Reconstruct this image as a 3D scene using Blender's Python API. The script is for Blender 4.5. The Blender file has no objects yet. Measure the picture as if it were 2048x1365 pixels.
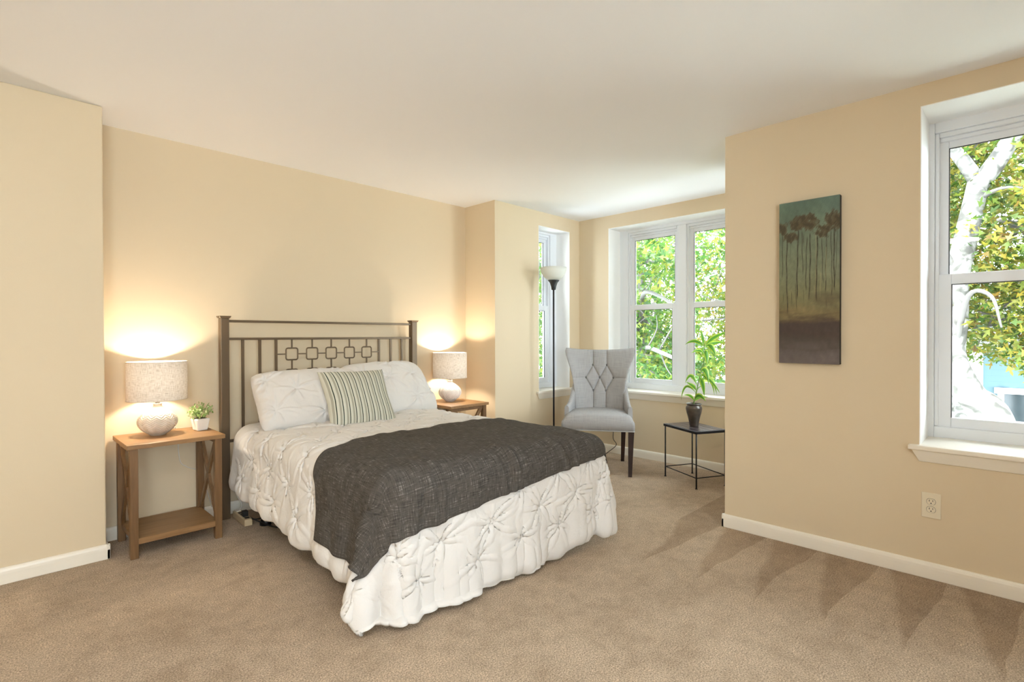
import bpy, bmesh, math, random
import numpy as np
from mathutils import Vector, Matrix, Euler

PI = math.pi
sc = bpy.context.scene
COL = sc.collection
random.seed(7)
RNG = np.random.default_rng(7)

# ------------------------------------------------------------------ camera
YAW, PITCH, ROLL, CAM_H = 0.79617, -0.0087, -0.0025, 1.20287
cam = bpy.data.cameras.new('camera')
cam.sensor_width = 36.0
cam.lens = 1040.564 / 2048 * 36.0
cam.clip_start, cam.clip_end = 0.05, 200
cam_o = bpy.data.objects.new('camera', cam)
COL.objects.link(cam_o)
_F = Vector((math.sin(YAW), math.cos(YAW), 0)); _R = Vector((math.cos(YAW), -math.sin(YAW), 0)); _U = Vector((0, 0, 1))
_F2 = _F*math.cos(PITCH) + _U*math.sin(PITCH); _U2 = _U*math.cos(PITCH) - _F*math.sin(PITCH)
_R3 = _R*math.cos(ROLL) + _U2*math.sin(ROLL); _U3 = _U2*math.cos(ROLL) - _R*math.sin(ROLL)
cam_o.matrix_world = Matrix(((_R3.x, _U3.x, -_F2.x, 0), (_R3.y, _U3.y, -_F2.y, 0), (_R3.z, _U3.z, -_F2.z, CAM_H), (0, 0, 0, 1)))
sc.camera = cam_o

# ------------------------------------------------------------------ light, world, exposure
sc.view_settings.view_transform = 'Standard'
sc.view_settings.look = 'None'
sc.view_settings.gamma = 1.0
sc.view_settings.use_curve_mapping = False
sc.view_settings.exposure = 0.36
SKY = 13.5            # daylight strength
SUN = 9.0
FILL = 26.0         # added fill light, unseen behind the camera (W)
BACK_FILL = 82.0      # added fill at the made-up window behind the camera (W)
LAMP = 17.0          # each bedside bulb (W)
try:
    sc.cycles.use_denoising = True
    sc.cycles.max_bounces = 10
    sc.cycles.diffuse_bounces = 6
    sc.cycles.transparent_max_bounces = 24
    sc.cycles.sample_clamp_indirect = 6.0
    sc.cycles.caustics_reflective = False
    sc.cycles.caustics_refractive = False
except Exception:
    pass
w = bpy.data.worlds.new('sky'); sc.world = w; w.use_nodes = True
bg = w.node_tree.nodes['Background']
bg.inputs[0].default_value = (0.84, 0.93, 1.0, 1); bg.inputs[1].default_value = SKY
sun = bpy.data.lights.new('sun', 'SUN'); sun.energy = SUN; sun.angle = math.radians(0.6); sun.color = (1, .96, .88)
sun_o = bpy.data.objects.new('sun', sun); COL.objects.link(sun_o)
sun_o.rotation_euler = Vector((0.55, -0.30, -0.95)).to_track_quat('-Z', 'Y').to_euler()

def portal(name, loc, rz, sx, sz):
    l = bpy.data.lights.new(name, 'AREA'); l.shape = 'RECTANGLE'; l.size = sx; l.size_y = sz
    l.cycles.is_portal = True
    o = bpy.data.objects.new(name, l); COL.objects.link(o)
    o.location = loc; o.rotation_euler = (PI/2, 0, rz)
    return o

# ------------------------------------------------------------------ materials
def new_mat(name):
    m = bpy.data.materials.new(name); m.use_nodes = True
    nt = m.node_tree
    return m, nt, nt.nodes['Principled BSDF']
def N(nt, typ, **kw):
    n = nt.nodes.new(typ)
    for k, v in kw.items():
        if k.startswith('i_'):
            key = k[2:]
            n.inputs[int(key) if key.isdigit() else key.replace('_', ' ')].default_value = v
        else: setattr(n, k, v)
    return n
def L(nt, a, b): nt.links.new(a, b)
def ramp(nt, stops, interp='LINEAR'):
    r = nt.nodes.new('ShaderNodeValToRGB'); cr = r.color_ramp; cr.interpolation = interp
    while len(cr.elements) < len(stops): cr.elements.new(0.5)
    for e, (p, c) in zip(cr.elements, stops):
        e.position = p; e.color = (*c, 1) if len(c) == 3 else c
    return r
def s2l(r, g, b):
    f = lambda c: (c/255/12.92) if c/255 <= .04045 else ((c/255+.055)/1.055)**2.4
    return (f(r), f(g), f(b))
def plain(name, col, rough=.5, metal=0, bump=None, spec=None, var=None):
    m, nt, b = new_mat(name)
    b.inputs['Base Color'].default_value = (*col, 1); b.inputs['Roughness'].default_value = rough; b.inputs['Metallic'].default_value = metal
    if spec is not None: b.inputs['Specular IOR Level'].default_value = spec
    tc = N(nt, 'ShaderNodeTexCoord')
    if bump:
        no = N(nt, 'ShaderNodeTexNoise', i_Scale=bump[0], i_Detail=4.0); L(nt, tc.outputs['Object'], no.inputs['Vector'])
        bp = N(nt, 'ShaderNodeBump', i_Strength=bump[1], i_Distance=bump[2]); L(nt, no.outputs['Fac'], bp.inputs['Height']); L(nt, bp.outputs['Normal'], b.inputs['Normal'])
    if var:
        no2 = N(nt, 'ShaderNodeTexNoise', i_Scale=var[0], i_Detail=3.0); L(nt, tc.outputs['Object'], no2.inputs['Vector'])
        r = ramp(nt, [(.3, tuple(c*(1-var[1]) for c in col)), (.7, tuple(min(1, c*(1+var[1])) for c in col))])
        L(nt, no2.outputs['Fac'], r.inputs['Fac']); L(nt, r.outputs['Color'], b.inputs['Base Color'])
    return m

M = {}
M['wall'] = plain('wall_paint', (.70, .585, .415), .75, bump=(180, .12, .002), spec=.25)
M['ceiling'] = plain('ceiling_paint', (.89, .90, .925), .9, bump=(120, .08, .002), spec=.2)
M['trim'] = plain('trim_paint', (.87, .82, .72), .35, bump=(9, .05, .002))
M['reveal'] = plain('reveal_paint', (.92, .92, .915), .6)
M['vinyl'] = plain('window_vinyl', (.80, .83, .87), .35)
M['gasket'] = plain('window_gasket', (.03, .03, .035), .6)
M['bronze'] = plain('bronze_metal', (.16, .115, .072), .38, .55, bump=(60, .1, .002))
M['blackmetal'] = plain('black_metal', (.012, .012, .015), .4, .3)
M['espresso'] = plain('espresso_wood', (.022, .009, .007), .3, var=(14, .4))
M['plate'] = plain('ivory_plastic', (.78, .70, .54), .35)
M['strip'] = plain('beige_plastic', (.55, .43, .27), .45)
M['blackplastic'] = plain('black_plastic', (.012, .012, .013), .45)
M['whiteplastic'] = plain('white_plastic', (.78, .75, .70), .4)
M['chrome'] = plain('brushed_steel', (.6, .58, .55), .3, 1)
M['pot'] = plain('white_ceramic', (.80, .78, .74), .3)
M['mattress'] = plain('mattress_fabric', (.74, .72, .68), .9)

def mat_carpet():
    m, nt, b = new_mat('carpet_pile')
    b.inputs['Roughness'].default_value = 1.0; b.inputs['Specular IOR Level'].default_value = .05
    b.inputs['Sheen Weight'].default_value = .25; b.inputs['Sheen Roughness'].default_value = .6
    tc = N(nt, 'ShaderNodeTexCoord')
    fine = N(nt, 'ShaderNodeTexNoise', i_Scale=170., i_Detail=5., i_Roughness=.75); L(nt, tc.outputs['Object'], fine.inputs['Vector'])
    mid = N(nt, 'ShaderNodeTexNoise', i_Scale=14., i_Detail=6., i_Roughness=.7, i_Distortion=.3); L(nt, tc.outputs['Object'], mid.inputs['Vector'])
    big = N(nt, 'ShaderNodeTexNoise', i_Scale=3., i_Detail=5., i_Roughness=.65, i_Distortion=.3); L(nt, tc.outputs['Object'], big.inputs['Vector'])
    c1 = ramp(nt, [(.36, (.20, .125, .066)), (.5, (.56, .41, .265)), (.64, (.88, .71, .52))]); L(nt, fine.outputs['Fac'], c1.inputs['Fac'])
    # brushed patches where the pile leans another way
    mx = N(nt, 'ShaderNodeMath', operation='ADD'); L(nt, mid.outputs['Fac'], mx.inputs[0]); L(nt, big.outputs['Fac'], mx.inputs[1])
    c2 = ramp(nt, [(.78/2, (.80, .77, .73)), (.5, (.98, .98, .98)), (1.22/2, (1.13, 1.14, 1.16))])
    hf = N(nt, 'ShaderNodeMath', operation='MULTIPLY', i_1=.5); L(nt, mx.outputs[0], hf.inputs[0]); L(nt, hf.outputs[0], c2.inputs['Fac'])
    mul = N(nt, 'ShaderNodeMix', data_type='RGBA', blend_type='MULTIPLY'); mul.inputs[0].default_value = 1
    L(nt, c1.outputs['Color'], mul.inputs[6]); L(nt, c2.outputs['Color'], mul.inputs[7])
    # vacuum strokes beside the right hand wall: tapering triangles of brushed pile
    sep = N(nt, 'ShaderNodeSeparateXYZ'); L(nt, tc.outputs['Object'], sep.inputs[0])
    def mth(op, a, bb=None, c=None):
        n = N(nt, 'ShaderNodeMath', operation=op)
        for i, v in enumerate((a, bb, c)):
            if v is None: continue
            if isinstance(v, (int, float)): n.inputs[i].default_value = v
            else: L(nt, v, n.inputs[i])
        return n.outputs[0]
    wob = N(nt, 'ShaderNodeTexNoise', i_Scale=1.7, i_Detail=2.); L(nt, tc.outputs['Object'], wob.inputs['Vector'])
    yy = mth('ADD', mth('MULTIPLY', sep.outputs[1], 3.6), mth('ADD', mth('MULTIPLY', wob.outputs['Fac'], .5), mth('MULTIPLY', sep.outputs[0], .25)))
    saw = mth('FRACT', yy)
    near = mth('DIVIDE', mth('SUBTRACT', sep.outputs[0], 2.42), .95)          # 0 .. 1 towards the wall
    edge = mth('SMOOTH_MIN', mth('MULTIPLY', mth('SUBTRACT', near, saw), 9.), 1., .2)
    dark = mth('MULTIPLY', mth('MAXIMUM', edge, 0.), mth('LESS_THAN', sep.outputs[1], 1.6))
    stroke = N(nt, 'ShaderNodeMix', data_type='RGBA', blend_type='MULTIPLY')
    L(nt, mth('MULTIPLY', dark, .62), stroke.inputs[0]); L(nt, mul.outputs[2], stroke.inputs[6]); stroke.inputs[7].default_value = (.60, .51, .39, 1)
    L(nt, stroke.outputs[2], b.inputs['Base Color'])
    hadd = mth('ADD', mth('MULTIPLY', fine.outputs['Fac'], 1.), mth('MULTIPLY', mid.outputs['Fac'], .35))
    bp = N(nt, 'ShaderNodeBump', i_Strength=.8, i_Distance=.012); L(nt, hadd, bp.inputs['Height']); L(nt, bp.outputs['Normal'], b.inputs['Normal'])
    return m
M['carpet'] = mat_carpet()

def mat_wood(name, c0, c1, c2, axis=0, rough=.42):
    m, nt, b = new_mat(name); b.inputs['Roughness'].default_value = rough
    tc = N(nt, 'ShaderNodeTexCoord'); mp = N(nt, 'ShaderNodeMapping')
    sc_ = [16, 16, 16]; sc_[axis] = 1.3; mp.inputs['Scale'].default_value = sc_
    L(nt, tc.outputs['Object'], mp.inputs['Vector'])
    no = N(nt, 'ShaderNodeTexNoise', i_Scale=2.2, i_Detail=7., i_Roughness=.6, i_Distortion=.35); L(nt, mp.outputs[0], no.inputs['Vector'])
    r = ramp(nt, [(.28, c0), (.5, c1), (.72, c2)]); L(nt, no.outputs['Fac'], r.inputs['Fac']); L(nt, r.outputs['Color'], b.inputs['Base Color'])
    bp = N(nt, 'ShaderNodeBump', i_Strength=.12, i_Distance=.002); L(nt, no.outputs['Fac'], bp.inputs['Height']); L(nt, bp.outputs['Normal'], b.inputs['Normal'])
    return m
oak = ((.215, .115, .044), (.285, .158, .066), (.34, .195, .086))
M['oak_x'] = mat_wood('oak_along_x', *oak, axis=0)
M['oak_y'] = mat_wood('oak_along_y', *oak, axis=1)
M['oak_z'] = mat_wood('oak_upright', (.13, .066, .025), (.185, .098, .040), (.235, .13, .055), axis=2)
M['slate'] = mat_wood('dark_slatted_top', (.03, .024, .03), (.065, .05, .055), (.12, .09, .09), axis=0, rough=.25)

def mat_cotton():
    m, nt, b = new_mat('white_cotton'); b.inputs['Roughness'].default_value = .9
    b.inputs['Base Color'].default_value = (.735, .715, .69, 1); b.inputs['Sheen Weight'].default_value = .15
    b.inputs['Specular IOR Level'].default_value = .15
    tc = N(nt, 'ShaderNodeTexCoord')
    a = N(nt, 'ShaderNodeTexNoise', i_Scale=14., i_Detail=6., i_Roughness=.6, i_Distortion=.8); L(nt, tc.outputs['Object'], a.inputs['Vector'])
    bp = N(nt, 'ShaderNodeBump', i_Strength=.35, i_Distance=.012); L(nt, a.outputs['Fac'], bp.inputs['Height']); L(nt, bp.outputs['Normal'], b.inputs['Normal'])
    return m
M['cotton'] = mat_cotton()

def mat_weave(name, base, dark, fleck, fu, fv, rough=.95, amt=1., bump=.4):
    """Coarse slub weave in the UV map's metres: threads both ways with light flecks."""
    m, nt, b = new_mat(name); b.inputs['Roughness'].default_value = rough; b.inputs['Specular IOR Level'].default_value = .1
    uv = N(nt, 'ShaderNodeUVMap', uv_map='UVMap')
    outs = []
    for sx, sy in ((fu, fv), (fv, fu)):
        mp = N(nt, 'ShaderNodeMapping'); mp.inputs['Scale'].default_value = (sx, sy, 1); L(nt, uv.outputs[0], mp.inputs['Vector'])
        no = N(nt, 'ShaderNodeTexNoise', i_Scale=1., i_Detail=3., i_Roughness=.6); L(nt, mp.outputs[0], no.inputs['Vector']); outs.append(no.outputs['Fac'])
    ad = N(nt, 'ShaderNodeMath', operation='ADD'); L(nt, outs[0], ad.inputs[0]); L(nt, outs[1], ad.inputs[1])
    hf = N(nt, 'ShaderNodeMath', operation='MULTIPLY', i_1=.5); L(nt, ad.outputs[0], hf.inputs[0])
    r = ramp(nt, [(.34, dark), (.5, base), (.56, base), (.70, fleck)]); L(nt, hf.outputs[0], r.inputs['Fac'])
    L(nt, r.outputs['Color'], b.inputs['Base Color'])
    bp = N(nt, 'ShaderNodeBump', i_Strength=bump, i_Distance=.004); L(nt, hf.outputs[0], bp.inputs['Height']); L(nt, bp.outputs['Normal'], b.inputs['Normal'])
    return m
M['throw'] = mat_weave('charcoal_slub_weave', (.088, .079, .070), (.034, .030, .027), (.34, .32, .29), 20., 240.)
M['linen'] = mat_weave('grey_linen', (.355, .345, .34), (.27, .265, .265), (.43, .42, .41), 9., 190., bump=.12)

def mat_shade():
    m, nt, b = new_mat('linen_lamp_shade')
    out = nt.nodes['Material Output']; nt.nodes.remove(b)
    uv = N(nt, 'ShaderNodeUVMap', uv_map='UVMap'); fac = []
    for sx, sy in ((30., 330.), (330., 30.)):
        mp = N(nt, 'ShaderNodeMapping'); mp.inputs['Scale'].default_value = (sx, sy, 1); L(nt, uv.outputs[0], mp.inputs['Vector'])
        no = N(nt, 'ShaderNodeTexNoise', i_Scale=1., i_Detail=3., i_Roughness=.65); L(nt, mp.outputs[0], no.inputs['Vector']); fac.append(no.outputs['Fac'])
    ad = N(nt, 'ShaderNodeMath', operation='ADD'); L(nt, fac[0], ad.inputs[0]); L(nt, fac[1], ad.inputs[1])
    hf = N(nt, 'ShaderNodeMath', operation='MULTIPLY', i_1=.5); L(nt, ad.outputs[0], hf.inputs[0])
    r = ramp(nt, [(.38, (.50, .42, .34)), (.5, (.72, .645, .56)), (.62, (.82, .76, .69))]); L(nt, hf.outputs[0], r.inputs['Fac'])
    df = N(nt, 'ShaderNodeBsdfDiffuse'); tr = N(nt, 'ShaderNodeBsdfTranslucent'); mx = N(nt, 'ShaderNodeMixShader'); mx.inputs[0].default_value = .02
    L(nt, r.outputs['Color'], df.inputs['Color']); L(nt, r.outputs['Color'], tr.inputs['Color'])
    L(nt, df.outputs[0], mx.inputs[1]); L(nt, tr.outputs[0], mx.inputs[2]); L(nt, mx.outputs[0], out.inputs['Surface'])
    return m
M['shade'] = mat_shade()
def mat_translucent(name, col, t, rough=.5, var=None):
    m, nt, b = new_mat(name); out = nt.nodes['Material Output']
    b.inputs['Base Color'].default_value = (*col, 1); b.inputs['Roughness'].default_value = rough
    tr = N(nt, 'ShaderNodeBsdfTranslucent'); tr.inputs['Color'].default_value = (*col, 1)
    if var:
        geo = N(nt, 'ShaderNodeNewGeometry'); r = ramp(nt, var); L(nt, geo.outputs['Random Per Island'], r.inputs['Fac'])
        L(nt, r.outputs['Color'], b.inputs['Base Color']); L(nt, r.outputs['Color'], tr.inputs['Color'])
    mx = N(nt, 'ShaderNodeMixShader'); mx.inputs[0].default_value = t
    L(nt, b.outputs[0], mx.inputs[1]); L(nt, tr.outputs[0], mx.inputs[2]); L(nt, mx.outputs[0], out.inputs['Surface'])
    return m
M['bowl'] = mat_translucent('frosted_glass_bowl', (.85, .86, .82), .45, .35)
M['leaf'] = mat_translucent('plane_tree_leaves', (0.1847, 0.2462, 0.0370), .5, .5, [(0, (0.0246, 0.0677, 0.0092)), (.25, (0.0616, 0.1108, 0.0124)), (.5, (0.1231, 0.1540, 0.0185)), (.75, (0.1908, 0.1786, 0.0216)), (.93, (0.2216, 0.1662, 0.0185)), (1., (0.1046, 0.0492, 0.0154))])
M['leaf_green'] = mat_translucent('green_tree_leaves', (0.1231, 0.2462, 0.0492), .5, .5, [(0, (0.0246, 0.0739, 0.0185)), (.35, (0.0492, 0.1231, 0.0185)), (.7, (0.1046, 0.1662, 0.0216)), (1., (0.1970, 0.1908, 0.0246))])
M['sprig'] = mat_translucent('sprig_leaves', (.3, .45, .12), .3, .5, [(0, (.16, .28, .06)), (.5, (.34, .48, .16)), (1, (.62, .68, .40))])

def mat_dracaena():
    m, nt, b = new_mat('striped_green_leaf'); out = nt.nodes['Material Output']
    uv = N(nt, 'ShaderNodeUVMap', uv_map='UVMap'); sp = N(nt, 'ShaderNodeSeparateXYZ'); L(nt, uv.outputs[0], sp.inputs[0])
    r = ramp(nt, [(0, (.42, .55, .05)), (.2, (.36, .52, .06)), (.30, (.07, .23, .03)), (.5, (.10, .30, .04)), (.70, (.07, .23, .03)), (.8, (.36, .52, .06)), (1, (.42, .55, .05))])
    L(nt, sp.outputs[0], r.inputs['Fac']); L(nt, r.outputs['Color'], b.inputs['Base Color']); b.inputs['Roughness'].default_value = .35
    tr = N(nt, 'ShaderNodeBsdfTranslucent'); L(nt, r.outputs['Color'], tr.inputs['Color'])
    mx = N(nt, 'ShaderNodeMixShader'); mx.inputs[0].default_value = .4
    L(nt, b.outputs[0], mx.inputs[1]); L(nt, tr.outputs[0], mx.inputs[2]); L(nt, mx.outputs[0], out.inputs['Surface'])
    return m
M['dracaena'] = mat_dracaena()
M['stem'] = plain('green_stem', (.12, .20, .05), .5)

def mat_stripes():
    m, nt, b = new_mat('striped_cushion_cloth'); b.inputs['Roughness'].default_value = .9
    uv = N(nt, 'ShaderNodeUVMap', uv_map='UVMap'); sp = N(nt, 'ShaderNodeSeparateXYZ'); L(nt, uv.outputs[0], sp.inputs[0])
    no = N(nt, 'ShaderNodeTexNoise', i_Scale=9., i_Detail=2.); L(nt, uv.outputs[0], no.inputs['Vector'])
    w_ = N(nt, 'ShaderNodeMath', operation='MULTIPLY_ADD', i_1=.05, i_2=-.025); L(nt, no.outputs['Fac'], w_.inputs[0])
    mu = N(nt, 'ShaderNodeMath', operation='MULTIPLY_ADD', i_1=11.0); L(nt, sp.outputs[0], mu.inputs[0]); L(nt, w_.outputs[0], mu.inputs[2])
    fr = N(nt, 'ShaderNodeMath', operation='FRACT'); L(nt, mu.outputs[0], fr.inputs[0])
    cream, tan, dk = (.62, .62, .53), (.38, .37, .30), (.030, .048, .034)
    r = ramp(nt, [(0, cream), (.28, tan), (.58, cream), (.76, dk), (.90, cream)], 'CONSTANT'); L(nt, fr.outputs[0], r.inputs['Fac'])
    L(nt, r.outputs['Color'], b.inputs['Base Color'])
    n2 = N(nt, 'ShaderNodeTexNoise', i_Scale=300., i_Detail=2.); L(nt, uv.outputs[0], n2.inputs['Vector'])
    bp = N(nt, 'ShaderNodeBump', i_Strength=.15, i_Distance=.002); L(nt, n2.outputs['Fac'], bp.inputs['Height']); L(nt, bp.outputs['Normal'], b.inputs['Normal'])
    return m
M['stripes'] = mat_stripes()
M['ceramic_sand'] = plain('sand_ceramic', (.66, .60, .52), .45, var=(25, .06))
M['ceramic_white'] = plain('white_glaze', (.80, .78, .76), .35)
M['vase'] = plain('brown_stoneware', (.085, .070, .058), .28, .25, bump=(20, .3, .004), var=(18, .35))
M['soil'] = plain('potting_soil', (.03, .02, .012), 1.0, bump=(80, 1, .01))

def mat_glass():
    m, nt, b = new_mat('window_glass'); out = nt.nodes['Material Output']; nt.nodes.remove(b)
    t = N(nt, 'ShaderNodeBsdfTransparent'); t.inputs[0].default_value = (.97, .985, .98, 1)
    g = N(nt, 'ShaderNodeBsdfGlossy'); g.inputs['Roughness'].default_value = .02
    fr = N(nt, 'ShaderNodeFresnel', i_IOR=1.25); mx = N(nt, 'ShaderNodeMixShader')
    L(nt, fr.outputs[0], mx.inputs[0]); L(nt, t.outputs[0], mx.inputs[1]); L(nt, g.outputs[0], mx.inputs[2]); L(nt, mx.outputs[0], out.inputs['Surface'])
    return m
M['glass'] = mat_glass()
def mat_bark():
    m, nt, b = new_mat('plane_tree_bark'); b.inputs['Roughness'].default_value = .9
    tc = N(nt, 'ShaderNodeTexCoord'); no = N(nt, 'ShaderNodeTexNoise', i_Scale=6., i_Detail=3., i_Distortion=1.2); L(nt, tc.outputs['Object'], no.inputs['Vector'])
    r = ramp(nt, [(.36, (.05, .048, .043)), (.45, (.09, .088, .08)), (.5, (.17, .165, .155)), (.8, (.25, .245, .235))]); L(nt, no.outputs['Fac'], r.inputs['Fac']); L(nt, r.outputs['Color'], b.inputs['Base Color'])
    return m
M['bark'] = mat_bark()
M['twig'] = plain('grey_twig', (.09, .085, .08), .9)
M['ground'] = plain('pale_ground', (.48, .50, .42), 1., bump=(30, 1, .05), var=(3, .4))
def mat_siding():
    m, nt, b = new_mat('blue_siding'); b.inputs['Roughness'].default_value = .6
    b.inputs['Base Color'].default_value = (.085, .15, .185, 1)
    tc = N(nt, 'ShaderNodeTexCoord'); sp = N(nt, 'ShaderNodeSeparateXYZ'); L(nt, tc.outputs['Object'], sp.inputs[0])
    mu = N(nt, 'ShaderNodeMath', operation='MULTIPLY', i_1=8.); L(nt, sp.outputs[2], mu.inputs[0]); fr = N(nt, 'ShaderNodeMath', operation='FRACT'); L(nt, mu.outputs[0], fr.inputs[0])
    bp = N(nt, 'ShaderNodeBump', i_Strength=1., i_Distance=.03); L(nt, fr.outputs[0], bp.inputs['Height']); L(nt, bp.outputs['Normal'], b.inputs['Normal'])
    return m
M['siding'] = mat_siding()
M['roofing'] = plain('roof_shingle', (.12, .12, .12), .9, var=(6, .3))
M['darkglass'] = plain('dark_house_glass', (.02, .03, .035), .08)
M['exterior'] = plain('brick_outside', (.35, .16, .10), .9, var=(5, .2))

# ------------------------------------------------------------------ mesh helpers
class MB:
    def __init__(s): s.v = []; s.f = []; s.uv = {}; s.sm = []
    def add(s, V, Fc, smooth=False, uvs=None):
        o = len(s.v); s.v += [tuple(p) for p in V]
        for k, fc in enumerate(Fc):
            s.f.append([o+i for i in fc]); s.sm.append(smooth)
            if uvs is not None: s.uv[len(s.f)-1] = [uvs[i] for i in fc]
        return s
    def box(s, lo, hi, M4=None):
        x0, y0, z0 = lo; x1, y1, z1 = hi
        V = [Vector(p) for p in ((x0,y0,z0),(x1,y0,z0),(x1,y1,z0),(x0,y1,z0),(x0,y0,z1),(x1,y0,z1),(x1,y1,z1),(x0,y1,z1))]
        if M4 is not None: V = [M4 @ p for p in V]
        return s.add(V, [(0,3,2,1),(4,5,6,7),(0,1,5,4),(1,2,6,5),(2,3,7,6),(3,0,4,7)])
    def hexa(s, bot, top):
        """eight corners: four below (counter-clockwise seen from above), four above"""
        return s.add(list(bot)+list(top), [(0,3,2,1),(4,5,6,7),(0,1,5,4),(1,2,6,5),(2,3,7,6),(3,0,4,7)])
    def bar(s, a, b, wx, wy, up=(0,0,1)):
        a = Vector(a); b = Vector(b); d = (b-a).normalized(); u = Vector(up)
        if abs(d.dot(u)) > .99: u = Vector((1,0,0))
        r = d.cross(u).normalized(); q = r.cross(d).normalized()
        P = [a+r*(sx*wx/2)+q*(sy*wy/2) for sx, sy in ((-1,-1),(1,-1),(1,1),(-1,1))]
        Q = [p+(b-a) for p in P]
        return s.add(P+Q, [(0,3,2,1),(4,5,6,7),(0,1,5,4),(1,2,6,5),(2,3,7,6),(3,0,4,7)])
    def tube(s, pts, rad, n=10, cap=True, closed=False):
        pts = [Vector(p) for p in pts]; m = len(pts)
        rad = list(rad) if hasattr(rad, '__len__') else [rad]*m
        V = []; prev = None
        for i, p in enumerate(pts):
            if closed: d = pts[(i+1) % m]-pts[i-1]
            else: d = pts[min(i+1, m-1)]-pts[max(i-1, 0)]
            d.normalize()
            if prev is None:
                r = d.orthogonal().normalized()
            else:
                r = (prev - d*prev.dot(d)).normalized()
            prev = r; q = d.cross(r)
            for k in range(n):
                a = 2*PI*k/n; V.append(p + (r*math.cos(a)+q*math.sin(a))*rad[i])
        Fc = []
        for i in range(m if closed else m-1):
            j = (i+1) % m
            for k in range(n): Fc.append((i*n+k, i*n+(k+1) % n, j*n+(k+1) % n, j*n+k))
        if cap and not closed: Fc += [tuple(range(n-1, -1, -1)), tuple((m-1)*n+k for k in range(n))]
        return s.add(V, Fc, True)
    def lathe(s, prof, n=48, c=(0,0,0), fn=None, uv=False, sm=True):
        V = []; UV = []
        m = len(prof)
        for i, (r, z) in enumerate(prof):
            for k in range(n + (1 if uv else 0)):
                a = 2*PI*k/n; rr = r + (fn(r, z, a) if fn else 0)
                V.append((c[0]+rr*math.cos(a), c[1]+rr*math.sin(a), c[2]+z)); UV.append((a*max(r, .01) if not uv else a*.15, z))
        st = n + (1 if uv else 0); Fc = []
        for i in range(m-1):
            for k in range(n):
                k2 = k+1 if uv else (k+1) % n
                Fc.append((i*st+k, i*st+k2, (i+1)*st+k2, (i+1)*st+k))
        return s.add(V, Fc, sm, UV if uv else None)
    def grid(s, P, uv=None, smooth=True, flip=False):
        """P: array (n, m, 3)"""
        n, m = P.shape[:2]
        idx = np.arange(n*m).reshape(n, m)
        q = np.stack([idx[:-1,:-1], idx[:-1,1:], idx[1:,1:], idx[1:,:-1]], -1).reshape(-1, 4)
        if flip: q = q[:, ::-1]
        return s.add(P.reshape(-1, 3).tolist(), q.tolist(), smooth, None if uv is None else uv.reshape(-1, 2).tolist())
    def build(s, name, mat, parent=None, bevel=None, weld=False, subsurf=0, solid=None, smooth=None, M4=None):
        me = bpy.data.meshes.new(name)
        V = s.v if M4 is None else [tuple(M4 @ Vector(p)) for p in s.v]
        me.from_pydata(V, [], s.f)
        if s.uv:
            l = me.uv_layers.new(name='UVMap')
            data = np.zeros(len(me.loops)*2, np.float32); k = 0
            for i, fc in enumerate(s.f):
                u = s.uv.get(i)
                for j in range(len(fc)):
                    if u: data[2*k], data[2*k+1] = u[j]
                    k += 1
            l.data.foreach_set('uv', data)
        sm = s.sm if smooth is None else [smooth]*len(s.f)
        me.polygons.foreach_set('use_smooth', sm)
        me.update()
        if weld:
            bm = bmesh.new(); bm.from_mesh(me); bmesh.ops.remove_doubles(bm, verts=bm.verts, dist=1e-5); bmesh.ops.recalc_face_normals(bm, faces=bm.faces); bm.to_mesh(me); bm.free()
        o = bpy.data.objects.new(name, me); COL.objects.link(o)
        for m_ in (mat if isinstance(mat, (list, tuple)) else [mat]): me.materials.append(m_)
        if parent is not None: o.parent = parent
        if solid: md = o.modifiers.new('thickness', 'SOLIDIFY'); md.thickness = solid; md.offset = -1
        if bevel:
            md = o.modifiers.new('bevel', 'BEVEL'); md.width = bevel[0]; md.segments = bevel[1]; md.limit_method = 'ANGLE'; md.angle_limit = math.radians(40); md.harden_normals = False
        if subsurf: md = o.modifiers.new('sub', 'SUBSURF'); md.levels = subsurf; md.render_levels = subsurf
        return o

def tag(o, label=None, cat=None, group=None, kind=None):
    if label: o['label'] = label
    if cat: o['category'] = cat
    if group: o['group'] = group
    if kind: o['kind'] = kind
    return o
def thing(name, loc, rz, label, cat, group=None):
    o = bpy.data.objects.new(name, None); COL.objects.link(o); o.empty_display_size = .1
    o.location = loc; o.rotation_euler = (0, 0, rz)
    return tag(o, label, cat, group)
def copy_tree(o, parent=None):
    c = o.copy(); COL.objects.link(c)
    if parent is not None: c.parent = parent
    for ch in list(o.children): copy_tree(ch, c)
    return c
def bez(p0, p1, p2, n=12):
    p0, p1, p2 = map(Vector, (p0, p1, p2))
    return [p0*(1-t)**2 + p1*2*t*(1-t) + p2*t*t for t in [i/(n-1) for i in range(n)]]
def smooth_path(pts, n=8):
    """Catmull-Rom through points"""
    P = [Vector(p) for p in pts]; P = [P[0]*2-P[1]] + P + [P[-1]*2-P[-2]]; out = []
    for i in range(1, len(P)-2):
        for k in range(n):
            t = k/n; a, b, c, d = P[i-1:i+3]
            out.append(.5*((2*b)+(c-a)*t+(2*a-5*b+4*c-d)*t*t+(3*b-a-3*c+d)*t**3))
    out.append(P[-2]); return out

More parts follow.
